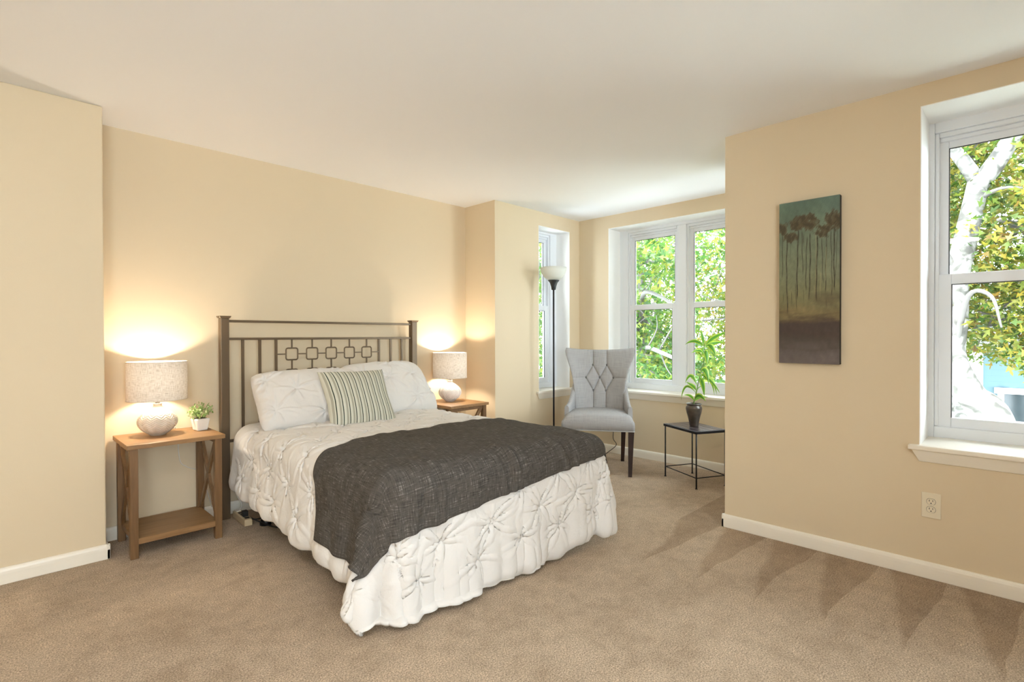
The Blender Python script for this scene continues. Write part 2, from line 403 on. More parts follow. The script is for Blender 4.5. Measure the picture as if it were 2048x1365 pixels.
# ------------------------------------------------------------------ the room
H = 2.45
Y_NEAR, Y_HEAD, X_RET = 3.548, 3.85, .470
X_CORNER, Y_BAY0, Y_BAY1, X_BAY, X_RIGHT = 3.291, 3.437, 1.332, 4.559, 3.278
XB, YB = -2.3, -2.1
def st(o, label=None):
    o['kind'] = 'structure'
    if label: o['label'] = label
    return o
def wall_with_hole(name, axis, a0, a1, hole, d0, d1):
    """axis 'x': runs along x from a0 to a1, thickness d0..d1 in y; 'y' the other way. hole = (h0, h1, z0, z1)"""
    m = MB(); h0, h1, z0, z1 = hole
    for (p, q, r, s_) in ((a0, h0, 0, H), (h1, a1, 0, H), (h0, h1, 0, z0), (h0, h1, z1, H)):
        if axis == 'x': m.box((p, d0, r), (q, d1, s_))
        else: m.box((d0, p, r), (d1, q, s_))
    return st(m.build(name, M['wall']))
st(MB().box((XB-.3, YB-.3, -.15), (3.75, 4.2, 0)).box((3.75, 1.05, -.15), (4.97, 3.72, 0)).build('floor', M['carpet']), 'tan cut pile carpet with brushed marks')
st(MB().box((XB-.3, YB-.3, H), (3.75, 4.2, H+.25)).box((3.75, 1.05, H), (4.97, 3.72, H+.25)).build('ceiling', M['ceiling']), 'smooth off white ceiling')
st(MB().box((XB-.3, Y_NEAR, 0), (X_RET, 4.2, H)).build('wall_left', M['wall'], bevel=(.006, 2)))
st(MB().box((X_RET, Y_HEAD, 0), (3.6, 4.2, H)).build('wall_back', M['wall']))
st(MB().box((X_CORNER, 3.72, 0), (3.6, Y_HEAD, H)).build('wall_corner', M['wall']))
wall_with_hole('wall_bay_left', 'x', X_CORNER, 4.97, (3.893, 4.390, .655, 2.31), Y_BAY0, 3.72)
wall_with_hole('wall_bay_back', 'y', Y_BAY1, Y_BAY0, (1.655, 3.060, .655, 2.318), X_BAY, 4.97)
wall_with_hole('wall_bay_right', 'x', 3.75, 4.97, (3.80, 4.48, .655, 2.31), 1.05, Y_BAY1)
wall_with_hole('wall_right', 'y', YB-.3, Y_BAY1, (-.600, .362, .655, 2.342), X_RIGHT, 3.75)
wall_with_hole('wall_front', 'x', XB-.3, X_RIGHT, (-1.6, .4, .655, 2.31), YB-.3, YB)
st(MB().box((XB-.3, YB, 0), (XB, Y_NEAR, H)).build('wall_side', M['wall']))

# baseboards: a rounded profile swept along the foot of each wall
def baseboard(name, runs, h=.082, t=.016):
    prof = [(0, 0), (t, 0), (t, h*.62), (t*.93, h*.78), (t*.75, h*.90), (t*.45, h*.97), (0, h)]
    m = MB()
    for (p, q, nx, ny) in runs:
        V = [(p[0]+nx*d, p[1]+ny*d, z) for d, z in prof] + [(q[0]+nx*d, q[1]+ny*d, z) for d, z in prof]
        k = len(prof)
        m.add(V, [(i, (i+1) % k, k+(i+1) % k, k+i) for i in range(k)] + [tuple(range(k-1, -1, -1)), tuple(range(k, 2*k))])
    o = m.build(name, M['trim'], bevel=(.003, 2)); return st(o)
T = .016
baseboard('baseboard_left', [((XB, Y_NEAR), (X_RET+T, Y_NEAR), 0, -1), ((X_RET, Y_NEAR-T), (X_RET, Y_HEAD), 1, 0)])
baseboard('baseboard_back', [((X_RET, Y_HEAD), (X_CORNER, Y_HEAD), 0, -1)])
baseboard('baseboard_corner', [((X_CORNER, Y_BAY0-T), (X_CORNER, Y_HEAD), -1, 0)])
baseboard('baseboard_bay', [((X_CORNER-T, Y_BAY0), (X_BAY, Y_BAY0), 0, -1), ((X_BAY, Y_BAY1), (X_BAY, Y_BAY0), -1, 0), ((X_RIGHT-T, Y_BAY1), (X_BAY, Y_BAY1), 0, 1)])
baseboard('baseboard_right', [((X_RIGHT, YB), (X_RIGHT, Y_BAY1+T), -1, 0)])

# ------------------------------------------------------------------ windows
def window(name, loc, rz, W, zb, zt, units, fw, depth_in, label):
    """Local x runs along the opening, y outwards, the frame's room face is y = 0; depth_in = reveal depth."""
    r = bpy.data.objects.new(name, None); COL.objects.link(r); r.location = loc; r.rotation_euler = (0, 0, rz)
    r['kind'] = 'structure'; r['label'] = label
    # painted reveal
    rv = MB(); e = .004
    rv.box((0, -depth_in, zb), (e, .0, zt)).box((W-e, -depth_in, zb), (W, .0, zt)).box((e, -depth_in, zt-e), (W-e, .0, zt))
    rv.build('reveal', M['reveal'], r)
    # frame with two steps
    fr = MB(); F = fw; top = 2.285; bot = zb+.06
    F0 = units[0][0]-.055; F1 = W-units[-1][1]-.055
    fr.box((0, 0, zb), (F0, .10, zt)).box((W-F1, 0, zb), (W, .10, zt)).box((F0, 0, top), (W-F1, .10, zt)).box((F0, 0, zb), (W-F1, .10, bot))
    for i in range(len(units)-1):
        fr.box((units[i][1]+.055, 0, bot), (units[i+1][0]-.055, .10, top))
    s1 = .018
    for (u0, u1) in units:
        a0, b0 = u0-.055, u1+.055
        fr.box((a0, .016, bot), (a0+s1, .1, top)).box((b0-s1, .016, bot), (b0, .1, top)).box((a0+s1, .012, top-.024), (b0-s1, .1, top)).box((a0+s1, .030, 2.240), (b0-s1, .1, top-.024))
    fr.build('window_frame', M['vinyl'], r, bevel=(.004, 2))
    zm0, zm1 = 1.475, 1.530
    for (u0, u1) in units:
        a, b = u0-.040, u1+.040; ztop = 2.243; zbot = zb+.055
        for nm, y0, y1, z0, z1, gi0, gi1, gb, gt in (('upper_sash', .050, .078, zm0+.002, ztop, u0, u1, zm1, 2.205), ('lower_sash', .022, .050, zbot, zm1, u0+.014, u1-.014, .765, zm0)):
            s_ = MB()
            s_.box((a, y0, z0), (gi0, y1, z1)).box((gi1, y0, z0), (b, y1, z1)).box((gi0, y0, gt), (gi1, y1, z1)).box((gi0, y0, z0), (gi1, y1, gb))
            so = s_.build(nm, M['vinyl'], r, bevel=(.003, 2))
            g = MB(); g.box((gi0-.004, y0+.012, gb-.004), (gi1+.004, y0+.016, gt+.004)); g.build('pane', M['glass'], so)
            k = MB(); tt = .004
            k.box((gi0, y0+.004, gb), (gi0+tt, y0+.011, gt)).box((gi1-tt, y0+.004, gb), (gi1, y0+.011, gt)).box((gi0+tt, y0+.004, gt-tt), (gi1-tt, y0+.011, gt))
            k.build('glazing_gasket', M['gasket'], so)
        lk = MB(); c = (u0+u1)/2
        lk.box((c-.028, .028, zm1), (c+.028, .048, zm1+.008)).box((c-.008, .018, zm1+.008), (c+.022, .040, zm1+.016)); lk.build('sash_lock', M['vinyl'], r, bevel=(.003, 2))
    # stool board and apron
    sb = MB(); ext = .042; pj = .034
    sb.box((0, -depth_in, zb-.022), (W, .0, zb+.003)).box((-ext, -depth_in-pj, zb-.022), (W+ext, -depth_in, zb+.003))
    sb.build('window_sill', M['trim'], r, bevel=(.006, 3))
    ap = MB(); y0 = -depth_in
    ap.hexa([(.0, y0-.006, zb-.080), (W-.0, y0-.006, zb-.080), (W, y0, zb-.080), (0, y0, zb-.080)],
            [(-.028, y0-.024, zb-.022), (W+.028, y0-.024, zb-.022), (W+.028, y0, zb-.022), (-.028, y0, zb-.022)])
    ap.build('window_apron', M['trim'], r, bevel=(.002, 1))
    return r
window('window_1', (3.585, .362, 0), -PI/2, .962, .655, 2.342, [(.082, .880)], .028, .307, 'white double hung window in the wall beside the tall painting')
window('window_2', (4.770, 3.060, 0), -PI/2, 1.405, .655, 2.318, [(.155, .604), (.800, 1.250)], .065, .211, 'white twin double hung window behind the grey chair')
window('window_3', (3.893, 3.615, 0), 0, .497, .655, 2.31, [(.160, .338)], .065, .178, 'narrow white double hung window behind the torchiere lamp')
window('added_window_4', (4.480, 1.154, 0), PI, .68, .655, 2.31, [(.085, .595)], .065, .178, 'unseen narrow double hung window across the bay, added for light')  # out of view, added and widened to brighten the bay
window('added_window_5', (.4, YB-.18, 0), PI, 2.0, .655, 2.31, [(.10, .90), (1.10, 1.90)], .04, .178, 'added white twin window, unseen on the wall behind the camera')  # made-up window, there to hold the fill light behind the camera
l = bpy.data.lights.new('rear_fill', 'AREA'); l.shape = 'RECTANGLE'; l.size = 1.9; l.size_y = 1.5; l.energy = BACK_FILL; l.color = (.84, .93, 1.0)  # area light added to fill the room and ceiling from behind
o = bpy.data.objects.new('rear_fill', l); COL.objects.link(o); o.location = (-.6, YB-.34, 1.35); o.rotation_euler = (PI/2+math.radians(62), 0, 0)
portal('sky_portal', (3.72, -.119, 1.49), PI/2, .80, 1.46)
portal('sky_portal', (4.90, 2.357, 1.49), PI/2, 1.12, 1.46)
portal('sky_portal', (4.14, 3.74, 1.49), PI, .24, 1.46)
portal('sky_portal', (4.14, 1.03, 1.49), 0, .52, 1.46)

# ------------------------------------------------------------------ fill light added out of view, shaped as a ceiling fixture
cl = thing('fill_fixture', (-.55, .55, H), 0, 'added round frosted fill light, out of view behind the camera', 'fill light')
MB().lathe([(.001, 0), (.20, 0), (.20, -.03), (.185, -.035)], 40).build('mounting_ring', M['chrome'], cl)
MB().lathe([(.185, -.03), (.17, -.06), (.12, -.085), (.06, -.098), (.001, -.1)], 40).build('glass_dome', M['bowl'], cl)
def add_light(name, parent, loc, watts, radius, col, typ='POINT'):
    l = bpy.data.lights.new(name, typ); l.energy = watts; l.color = col
    if typ == 'POINT': l.shadow_soft_size = radius
    else: l.shape = 'DISK'; l.size = radius
    o = bpy.data.objects.new(name, l); COL.objects.link(o); o.location = loc
    if parent: o.parent = parent
    return o
add_light('fill_source', cl, (0, 0, -.16), FILL, .45, (1.0, .955, .90), 'AREA')

# ------------------------------------------------------------------ bed
BX0, BX1, BY0, BY1, BZ = 1.20, 2.51, 1.93, 3.70, .565     # mattress
bed = thing('bed', (1.871, 3.76, 0), 0, 'full size bed with a bronze metal headboard of squares and slats', 'bed')
bo = Vector((-1.871, -3.76, 0)); HB = Matrix.Translation(bo)
for x0 in (1.098, 2.592):
    p = MB().box((x0, 3.735, .0), (x0+.052, 3.787, 1.330)).build('headboard_post', M['bronze'], bed, bevel=(.004, 2), M4=HB)
    MB().hexa([(x0-.004, 3.731, 1.328), (x0+.056, 3.731, 1.328), (x0+.056, 3.791, 1.328), (x0-.004, 3.791, 1.328)],
              [(x0-.011, 3.724, 1.343), (x0+.063, 3.724, 1.343), (x0+.063, 3.798, 1.343), (x0-.011, 3.798, 1.343)]).build('post_cap', M['bronze'], p, bevel=(.002, 1))
    # the cap is a child of the post mesh: same frame
    for c in p.children: c.data.transform(HB)
for z0, z1 in ((1.302, 1.318), (1.184, 1.200), (.502, .522)):
    MB().box((1.148, 3.752, z0), (2.594, 3.770, z1)).build('headboard_rail', M['bronze'], bed, bevel=(.003, 1), M4=HB)
for x in (1.24, 1.35, 1.46, 2.284, 2.394, 2.504):
    MB().box((x-.009, 3.755, .52), (x+.009, 3.767, 1.186)).build('headboard_slat', M['bronze'], bed, bevel=(.002, 1), M4=HB)
SQX = (1.572, 1.722, 1.872, 2.022, 2.172); SQZ = (1.081, .928, .775, .622)
def sq_ring(cx, cz):
    h_, rr, n = .042, .014, 4; pts = []
    for (sx, sz, a0) in ((1, 1, 0), (-1, 1, PI/2), (-1, -1, PI), (1, -1, 3*PI/2)):
        for k in range(n+1):
            a = a0 + k/n*PI/2; pts.append((cx+sx*(h_-rr)+rr*math.cos(a), 3.761, cz+sz*(h_-rr)+rr*math.sin(a)))
    return MB().tube(pts, .0052, 6, closed=True)
for cz in SQZ:
    for cx in SQX: sq_ring(cx, cz).build('headboard_square', M['bronze'], bed, M4=HB)
for cx in SQX:
    zs = [1.186] + [z+s_*.042 for z in SQZ for s_ in (1, -1)] + [.52]
    for i in range(0, len(zs), 2): MB().box((cx-.0045, 3.757, zs[i+1]), (cx+.0045, 3.765, zs[i])).build('headboard_link', M['bronze'], bed, M4=HB)
for cz in SQZ:
    xs = [1.468] + [x+s_*.042 for x in SQX for s_ in (-1, 1)] + [2.276]
    for i in range(0, len(xs), 2): MB().box((xs[i], 3.757, cz-.0045), (xs[i+1], 3.765, cz+.0045)).build('headboard_link', M['bronze'], bed, M4=HB)
fr = MB()
for x in (BX0+.03, BX1-.03): fr.bar((x, BY0+.03, .20), (x, 3.74, .20), .04, .04)
for y in (BY0+.03, 2.75, 3.6): fr.bar((BX0+.03, y, .20), (BX1-.03, y, .20), .04, .04)
fr.build('bed_frame', M['blackmetal'], bed, M4=HB)
for x in (BX0+.07, BX1-.06):
    for y in (2.15, 3.46):
        MB().box((x-.016, y-.016, .03), (x+.016, y+.016, .19)).lathe([(.002, 0), (.034, 0), (.034, .02), (.018, .05)], 16, (x, y, 0)).build('frame_leg', M['blackmetal'], bed, M4=HB)
MB().box((BX0, BY0, .215), (BX1, BY1, .36)).build('box_spring', M['mattress'], bed, bevel=(.03, 3), M4=HB)
MB().box((BX0, BY0, .362), (BX1, BY1, BZ)).build('mattress', M['mattress'], bed, bevel=(.05, 4), M4=HB)

# --- comforter: the quilt lies on the mattress and hangs over its sides in a cloth drape
OFF = .030
ZT = BZ+OFF                                  # top of the quilt
EX0, EX1, EY0 = BX0+.045, BX1-.025, BY0-.075 # where the quilt starts to bend over
RB = .075
def drape(Xf, Yf):
    """position of the cloth whose flat (unbent) place on the bed is Xf, Yf"""
    foot = EY0 + .085 - .100*np.clip((Xf-1.2)/1.3, -.3, 1.1)
    exl = np.maximum(0, EX0-Xf); exr = np.maximum(0, Xf-EX1); ey = np.maximum(0, foot-Yf)
    ex = exl+exr; sx = np.where(exl > 0, -1., 1.)
    e = (ex**4+ey**4)**.25
    phi = np.arctan2(ey, ex+1e-9)            # 0 = side, pi/2 = foot
    q = RB*PI/2
    th = np.clip(e/RB, 0, PI/2); e2 = np.maximum(0, e-q); t = e2/.45
    out = RB*np.sin(th); down = RB*(1-np.cos(th)) + e2*.985
    corner = np.sin(2*phi)
    flare = .075*t**1.3*np.cos(phi)**2 + .020*t*np.sin(phi)**2
    both = np.clip(ex/.10, 0, 1)*np.clip(ey/.10, 0, 1)
    lf = (exl > 0)*1.
    lobe = both*t*lf*.135*np.exp(-((phi-.70)/.50)**2)
    cone = both*t*(lf*(- .06*np.exp(-((phi-.13)/.07)**2) - .03*np.exp(-((phi-1.12)/.10)**2)) + (1-lf)*(.05*np.maximum(corner, 0)))
    s_ = np.where(phi > PI/4, Xf, Yf)
    wave = (.014*np.sin(s_*17+.6)+.011*np.sin(s_*29+2.1+np.sin(s_*6))+.006*np.sin(s_*53))*np.clip(t, 0, 1.2)**1.4
    wave = wave*np.where(phi > PI/4, .75, 1.) + np.where(phi > PI/4, 1., .4)*.006*np.sin(s_*83+3*np.sin(s_*13))*np.clip(t-.25, 0, 1)*(1-np.clip(corner, 0, 1)*.6)
    out = out+flare+cone+wave
    z = ZT-down + .010*np.sin(s_*11+1.)*np.clip(t, 0, 1) + .007*np.sin(s_*31)*np.clip(t, 0, 1)
    under = np.maximum(0, .03-z); out = out+under*.8; z = np.maximum(z, .024+.10*np.minimum(under, .1))
    X = np.where(exl > 0, EX0, np.where(exr > 0, EX1, Xf)) + sx*(np.cos(phi)*out+lobe)*(ex > 0)
    Y = np.where(ey > 0, foot, Yf) - np.sin(phi)*out*(ey > 0)*(1-.62*both*lf*np.exp(-((phi-.55)/.42)**2))
    crown = .018*np.clip((Xf-EX0)/.25, 0, 1)*np.clip((EX1-Xf)/.25, 0, 1)*np.clip((Yf-foot)/.3, 0, 1)
    return np.stack([X, Y, z+crown], -1)
QX0, QX1, QY0, QY1 = .835, 2.90, 1.245, 3.62   # the quilt laid flat
def cloth(A, B):
    """cloth coordinates in metres: A across from the middle of the bed, B down from the headboard end"""
    Xf = 1.875+A-.125*np.clip(B/2, 0, 1.2)*np.clip(-A, 0, 1)                  # hangs a little lower towards the foot
    Yf = QY1-B
    r = .36; cx, cy = QX0-.08+r, QY0+r                                        # the quilt's corner is rounded off
    u = np.clip((cx-Xf)/r, 0, 1); v = np.clip((cy-Yf)/r, 0, 1); inn = (Xf < cx) & (Yf < cy)
    Xf = np.where(inn, cx-r*u*np.sqrt(1-v*v/2), Xf); Yf = np.where(inn, cy-r*v*np.sqrt(1-u*u/2), Yf)
    return drape(Xf, Yf)
SP = .0225
a_c = np.arange(QX0-1.875, QX1-1.875, SP); b_c = np.arange(0, QY1-QY0, SP)
def upsample(P, k):
    """bicubic-ish: linear upsample then smooth"""
    n, m = P.shape[:2]
    ti = np.linspace(0, n-1, (n-1)*k+1); tj = np.linspace(0, m-1, (m-1)*k+1)
    return sample(P, ti, tj)
def _cr(P, t):
    n = P.shape[0]; i = np.clip(np.floor(t).astype(int), 0, n-2); f = (t-i)[:, None, None]
    g = lambda j: P[np.clip(j, 0, n-1)]
    p0, p1, p2, p3 = g(i-1), g(i), g(i+1), g(i+2)
    return .5*(2*p1+(p2-p0)*f+(2*p0-5*p1+4*p2-p3)*f**2+(3*p1-p0-3*p2+p3)*f**3)
def sample(P, ti, tj):
    R = _cr(P, ti); return _cr(R.transpose(1, 0, 2), tj).transpose(1, 0, 2)
def blur(P, k=1):
    for _ in range(k):
        Pp = np.pad(P, ((1, 1), (1, 1), (0, 0)), 'edge')
        P = (Pp[1:-1, 1:-1]*4+Pp[:-2, 1:-1]+Pp[2:, 1:-1]+Pp[1:-1, :-2]+Pp[1:-1, 2:])/8
    return P
def normals(P):
    du = np.gradient(P, axis=1); dv = np.gradient(P, axis=0)
    n = np.cross(dv, du); return n/(np.linalg.norm(n, axis=-1, keepdims=True)+1e-9)
def pintucks(A, B, pins, seed, R=.15, amp=1.0):
    """height of gathered star pleats at the pins over the cloth coordinates A, B"""
    rg = np.random.default_rng(seed); Hh = np.zeros_like(A); dmin = np.full_like(A, 9.)
    for (pa, pb) in pins:
        dx, dy = A-pa, B-pb; r = np.hypot(dx, dy); msk = r < R*1.25
        if not msk.any(): continue
        dmin = np.minimum(dmin, r)
        rr = r[msk]; th = np.arctan2(dy[msk], dx[msk]); hh = np.zeros_like(rr)
        nr = rg.integers(7, 10); ph = rg.uniform(0, 2*PI)
        for k in range(nr):
            a0 = ph + 2*PI*(k+rg.uniform(-.3, .3))/nr; ln = rg.uniform(.55, 1.15)*R; bend_ = rg.uniform(-2.5, 2.5)
            dth = (th-a0-bend_*rr+PI) % (2*PI)-PI
            w_ = .0042+.040*rr                               # pleat widens outwards
            prof = np.exp(-(dth*rr/w_)**2)*(np.abs(dth) < 1.2)
            env = np.clip(1-rr/ln, 0, 1)**.8*np.clip(rr/.012, 0, 1)
            hh += prof*env*rg.uniform(.007, .013)
        hh -= .012*np.exp(-(rr/.022)**2)
        Hh[msk] += hh*amp
    return Hh + amp*.008*(1-np.exp(-(dmin/.075)**2))
def fbm(A, B, seed, f0=6., oct_=4, rough=.55):
    rg = np.random.default_rng(seed); o = np.zeros_like(A); am = 1.; f = f0
    for _ in range(oct_):
        for k in range(4):
            th = rg.uniform(0, 2*PI); ph = rg.uniform(0, 2*PI)
            o += am*.35*np.sin((A*math.cos(th)+B*math.sin(th))*f*rg.uniform(.7, 1.4)+ph + .8*np.sin((A*math.sin(th)-B*math.cos(th))*f*.8+ph*2))
        am *= rough; f *= 2.1
    return o
K_UP = 4
AU, BU = np.meshgrid(np.linspace(a_c[0], a_c[-1], (len(a_c)-1)*K_UP+1), np.linspace(0, b_c[-1], (len(b_c)-1)*K_UP+1))
PU = blur(cloth(AU, BU), 3)
per = .265; pins = []
for i in range(-6, 7):
    for j in range(0, 11):
        for o_ in (0, .5):
            pins.append(((i+o_)*per + RNG.normal(0, .010), (j+o_)*per+.06 + RNG.normal(0, .010)))
pins = [p for p in pins if a_c[0]+.08 < p[0] < a_c[-1]-.08 and .05 < p[1] < b_c[-1]-.12]
hc = pintucks(AU, BU, pins, 3, R=.17, amp=1.25) + .0030*fbm(AU, BU, 5, 9.)
edge = np.clip(np.minimum(np.minimum(np.minimum(AU-a_c[0], a_c[-1]-AU), b_c[-1]-BU), .06), 0, .06)/.06
hc = hc*np.clip(.25+edge, 0, 1) + .016*np.sqrt(np.clip(1-(1-edge)**2, 0, 1)) - .008
cmask = np.clip((EX0-.02-(1.875+AU))/.10, 0, 1)*np.clip(((EY0+.05)-(QY1-BU))/.10, 0, 1)
hc = hc*(1-.8*blur(cmask[..., None], 8)[..., 0])
PCF = PU + normals(blur(PU, 4))*hc[..., None]
cm = MB().grid(PCF, np.stack([AU, BU], -1))
com = cm.build('comforter', M['cotton'], solid=.018)
tag(com, 'white pintucked comforter draped over the bed down to the carpet', 'comforter')

# --- throw across the foot of the bed, lying on the comforter
nthr = (110, 260)
sa = np.linspace(-.955, .965, nthr[1]); tb = np.linspace(0, 1, nthr[0])
SA, TB = np.meshgrid(sa, tb)
def lerp(x, xs, ys): return np.interp(x, xs, ys)
b_head = lerp(SA, [-.955, -.70, -.45, .6, .965], [1.27, 1.17, 1.06, 1.06, 1.12])
b_foot = lerp(SA, [-.955, -.80, -.66, -.45, .3, .70, .965], [2.03, 2.01, 1.965, 1.94, 1.91, 1.91, 1.93])
BB = b_head + (b_foot-b_head)*TB
SA = SA + .065*TB**2*np.clip((-SA-.62)/.33, 0, 1)
PT = cloth(SA, BB); NT = normals(blur(PT, 6)); NT = blur(NT, 20); NT /= np.linalg.norm(NT, axis=-1, keepdims=True)
rip = np.zeros_like(SA); rg = np.random.default_rng(12)
for k in range(11):                                            # soft ridges that run over the foot edge
    c0 = rg.uniform(-.55, .70); wd = rg.uniform(.012, .024); sk = rg.uniform(-.25, .35)
    rip += rg.uniform(.010, .021)*np.exp(-((SA-c0-(BB-1.78)*sk)/wd)**2)*np.clip((BB-1.55)/.30, 0, 1)
for k in range(4):                                             # and folds down the long side
    c0 = rg.uniform(1.35, 1.8); wd = rg.uniform(.03, .05)
    rip += rg.uniform(.010, .020)*np.exp(-((BB-c0)/wd)**2)*np.clip((-SA-.62)/.2, 0, 1)
rip += .0035*(fbm(SA, BB, 8, 7., 4)+1)
need = np.zeros_like(SA)
fi = np.clip(BB/(b_c[-1])*(PCF.shape[0]-1), 0, PCF.shape[0]-1).astype(int); fj = np.clip((SA-a_c[0])/(a_c[-1]-a_c[0])*(PCF.shape[1]-1), 0, PCF.shape[1]-1).astype(int)
need = hc[fi, fj]
for _ in range(3): need = np.maximum.reduce([need]+[np.roll(need, (i, j), (0, 1)) for i in (-1, 0, 1) for j in (-1, 0, 1)])
need = blur(need[..., None], 12)[..., 0]
PT = PT + NT*(np.maximum(need, 0)+.011+rip)[..., None]
th = MB().grid(PT, np.stack([SA, BB], -1)).build('throw_blanket', M['throw'], solid=.009)
tag(th, 'charcoal woven throw blanket folded across the foot of the bed', 'blanket')

# --- pillows
def pillow(name, w_, h_, t_, mat, loc, rot, pins=(), seed=0, amp=.8, noise=.004, pinch=.03, ruche=None, n=110, soft=1.):
    u = np.linspace(-1, 1, n); v = np.linspace(-1, 1, int(n*.8)); U, V = np.meshgrid(u, v)
    k = 1-pinch*(1-np.abs(V)**1.5) ; k2 = 1-pinch*(1-np.abs(U)**1.5)
    X = U*w_/2*k*(1-.055*soft*np.abs(V)**7); Yv = V*h_/2*k2*(1-.075*soft*np.abs(U)**9)
    body = (np.clip(1-np.abs(U)**2.6, 0, 1)*np.clip(1-np.abs(V)**2.6, 0, 1))**.46
    Zf = t_/2*body
    wob = fbm(U*.4, V*.3, seed+9, 9., 3)*.007
    X = X*(1+wob*1.2); Yv = Yv*(1+wob*2.5)
    A, B = X, Yv
    if len(pins):
        Zf = Zf + pintucks(A, B, pins, seed, R=.17, amp=amp)*np.clip(body*2, 0, 1)
    Zf = Zf + noise*fbm(A, B, seed+1, 9.)*np.clip(body*1.5, 0, 1)
    if ruche is not None:
        Zf = Zf + .006*np.sin(Yv*95+2*np.sin(X*20))*np.exp(-((np.abs(U)-.93)/.08)**2)
    m = MB(); m.grid(np.stack([X, Yv, Zf], -1), np.stack([U*.5+.5, V*.5+.5], -1)); m.grid(np.stack([X, Yv, -t_/2*body*.9], -1), np.stack([U*.5+.5, V*.5+.5], -1), flip=True)
    o = m.build(name, mat, weld=True); o.location = loc; o.rotation_euler = rot
    return o
pp = [(-.17, .03), (.03, -.10), (.03, .16), (.22, .03), (-.30, .17), (-.30, -.10)]
def lean(deg, yaw=0, roll=0): return Euler((math.radians(deg), math.radians(roll), math.radians(yaw)), 'XYZ')
p1 = pillow('pillow', .74, .455, .24, M['cotton'], (1.575, 3.435, .785), lean(49, -4), [(-.13, .02), (.13, .12), (.02, -.16), (.26, -.05), (-.29, .13), (-.28, -.12)], 21, ruche=1, amp=1.7, noise=.009)
tag(p1, 'white pintucked pillow on the bed nearest the sand coloured lamp', 'pillow', 'pintucked pillows against the headboard')
p2 = pillow('pillow', .74, .50, .24, M['cotton'], (2.245, 3.525, .79), lean(50, 6), [(.18, .07), (.12, -.14), (-.06, .05), (-.25, .1), (.30, -.1), (.02, .2)], 31, amp=1.9, noise=.009)
tag(p2, 'white pintucked pillow behind the striped cushion, nearest the white lamp', 'pillow', 'pintucked pillows against the headboard')
p3 = pillow('cushion', .46, .44, .17, M['stripes'], (1.775, 3.185, .785), lean(56, -6, 0), (), 41, noise=.0025, pinch=.08, n=90, soft=-.12)
tag(p3, 'square striped cushion in cream, sage and dark green leaning on the pillows', 'cushion')

# ------------------------------------------------------------------ nightstands
def make_nightstand():
    r = thing('nightstand', (0, 0, 0), 0, '', 'nightstand', 'oak nightstands either side of the bed')
    W, D, Ht = .48, .43, .622
    MB().box((-W/2, -D/2, Ht-.024), (W/2, D/2, Ht)).build('tabletop', M['oak_x'], r, bevel=(.002, 2))
    lx, ly, lw, ld = W/2-.033, D/2-.035, .038, .038
    for sx in (-1, 1):
        for sy in (-1, 1): MB().box((sx*lx-lw/2, sy*ly-ld/2, 0), (sx*lx+lw/2, sy*ly+ld/2, Ht-.024)).build('leg', M['oak_z'], r, bevel=(.002, 1))
        y0, y1, z0, z1 = -ly+ld/2, ly-ld/2, .115, Ht-.024
        MB().bar((sx*lx, y0, z0), (sx*lx, y1, z1), .016, .030, (0, 0, 1)).build('cross_brace', M['oak_z'], r)
        MB().bar((sx*(lx-.001), y0, z1), (sx*(lx-.001), y1, z0), .014, .030, (0, 0, 1)).build('cross_brace', M['oak_z'], r)
        MB().box((sx*lx-.010, y0, Ht-.052), (sx*lx+.010, y1, Ht-.024)).build('top_rail', M['oak_z'], r)
    MB().box((-lx+.0, -ly-ld/2+.004, .075), (lx-.0, ly+ld/2-.004, .107)).build('shelf', M['oak_x'], r, bevel=(.002, 1))
    return r
ns = make_nightstand()
ns2 = copy_tree(ns)
ns.location = (.782, 3.620, 0)
tag(ns, 'oak nightstand with cross braced ends below the sand coloured lamp')
ns2.location = (2.935, 3.612, 0); ns2.rotation_euler = (0, 0, PI/2)
tag(ns2, 'oak nightstand in the corner, mostly hidden behind the bed')

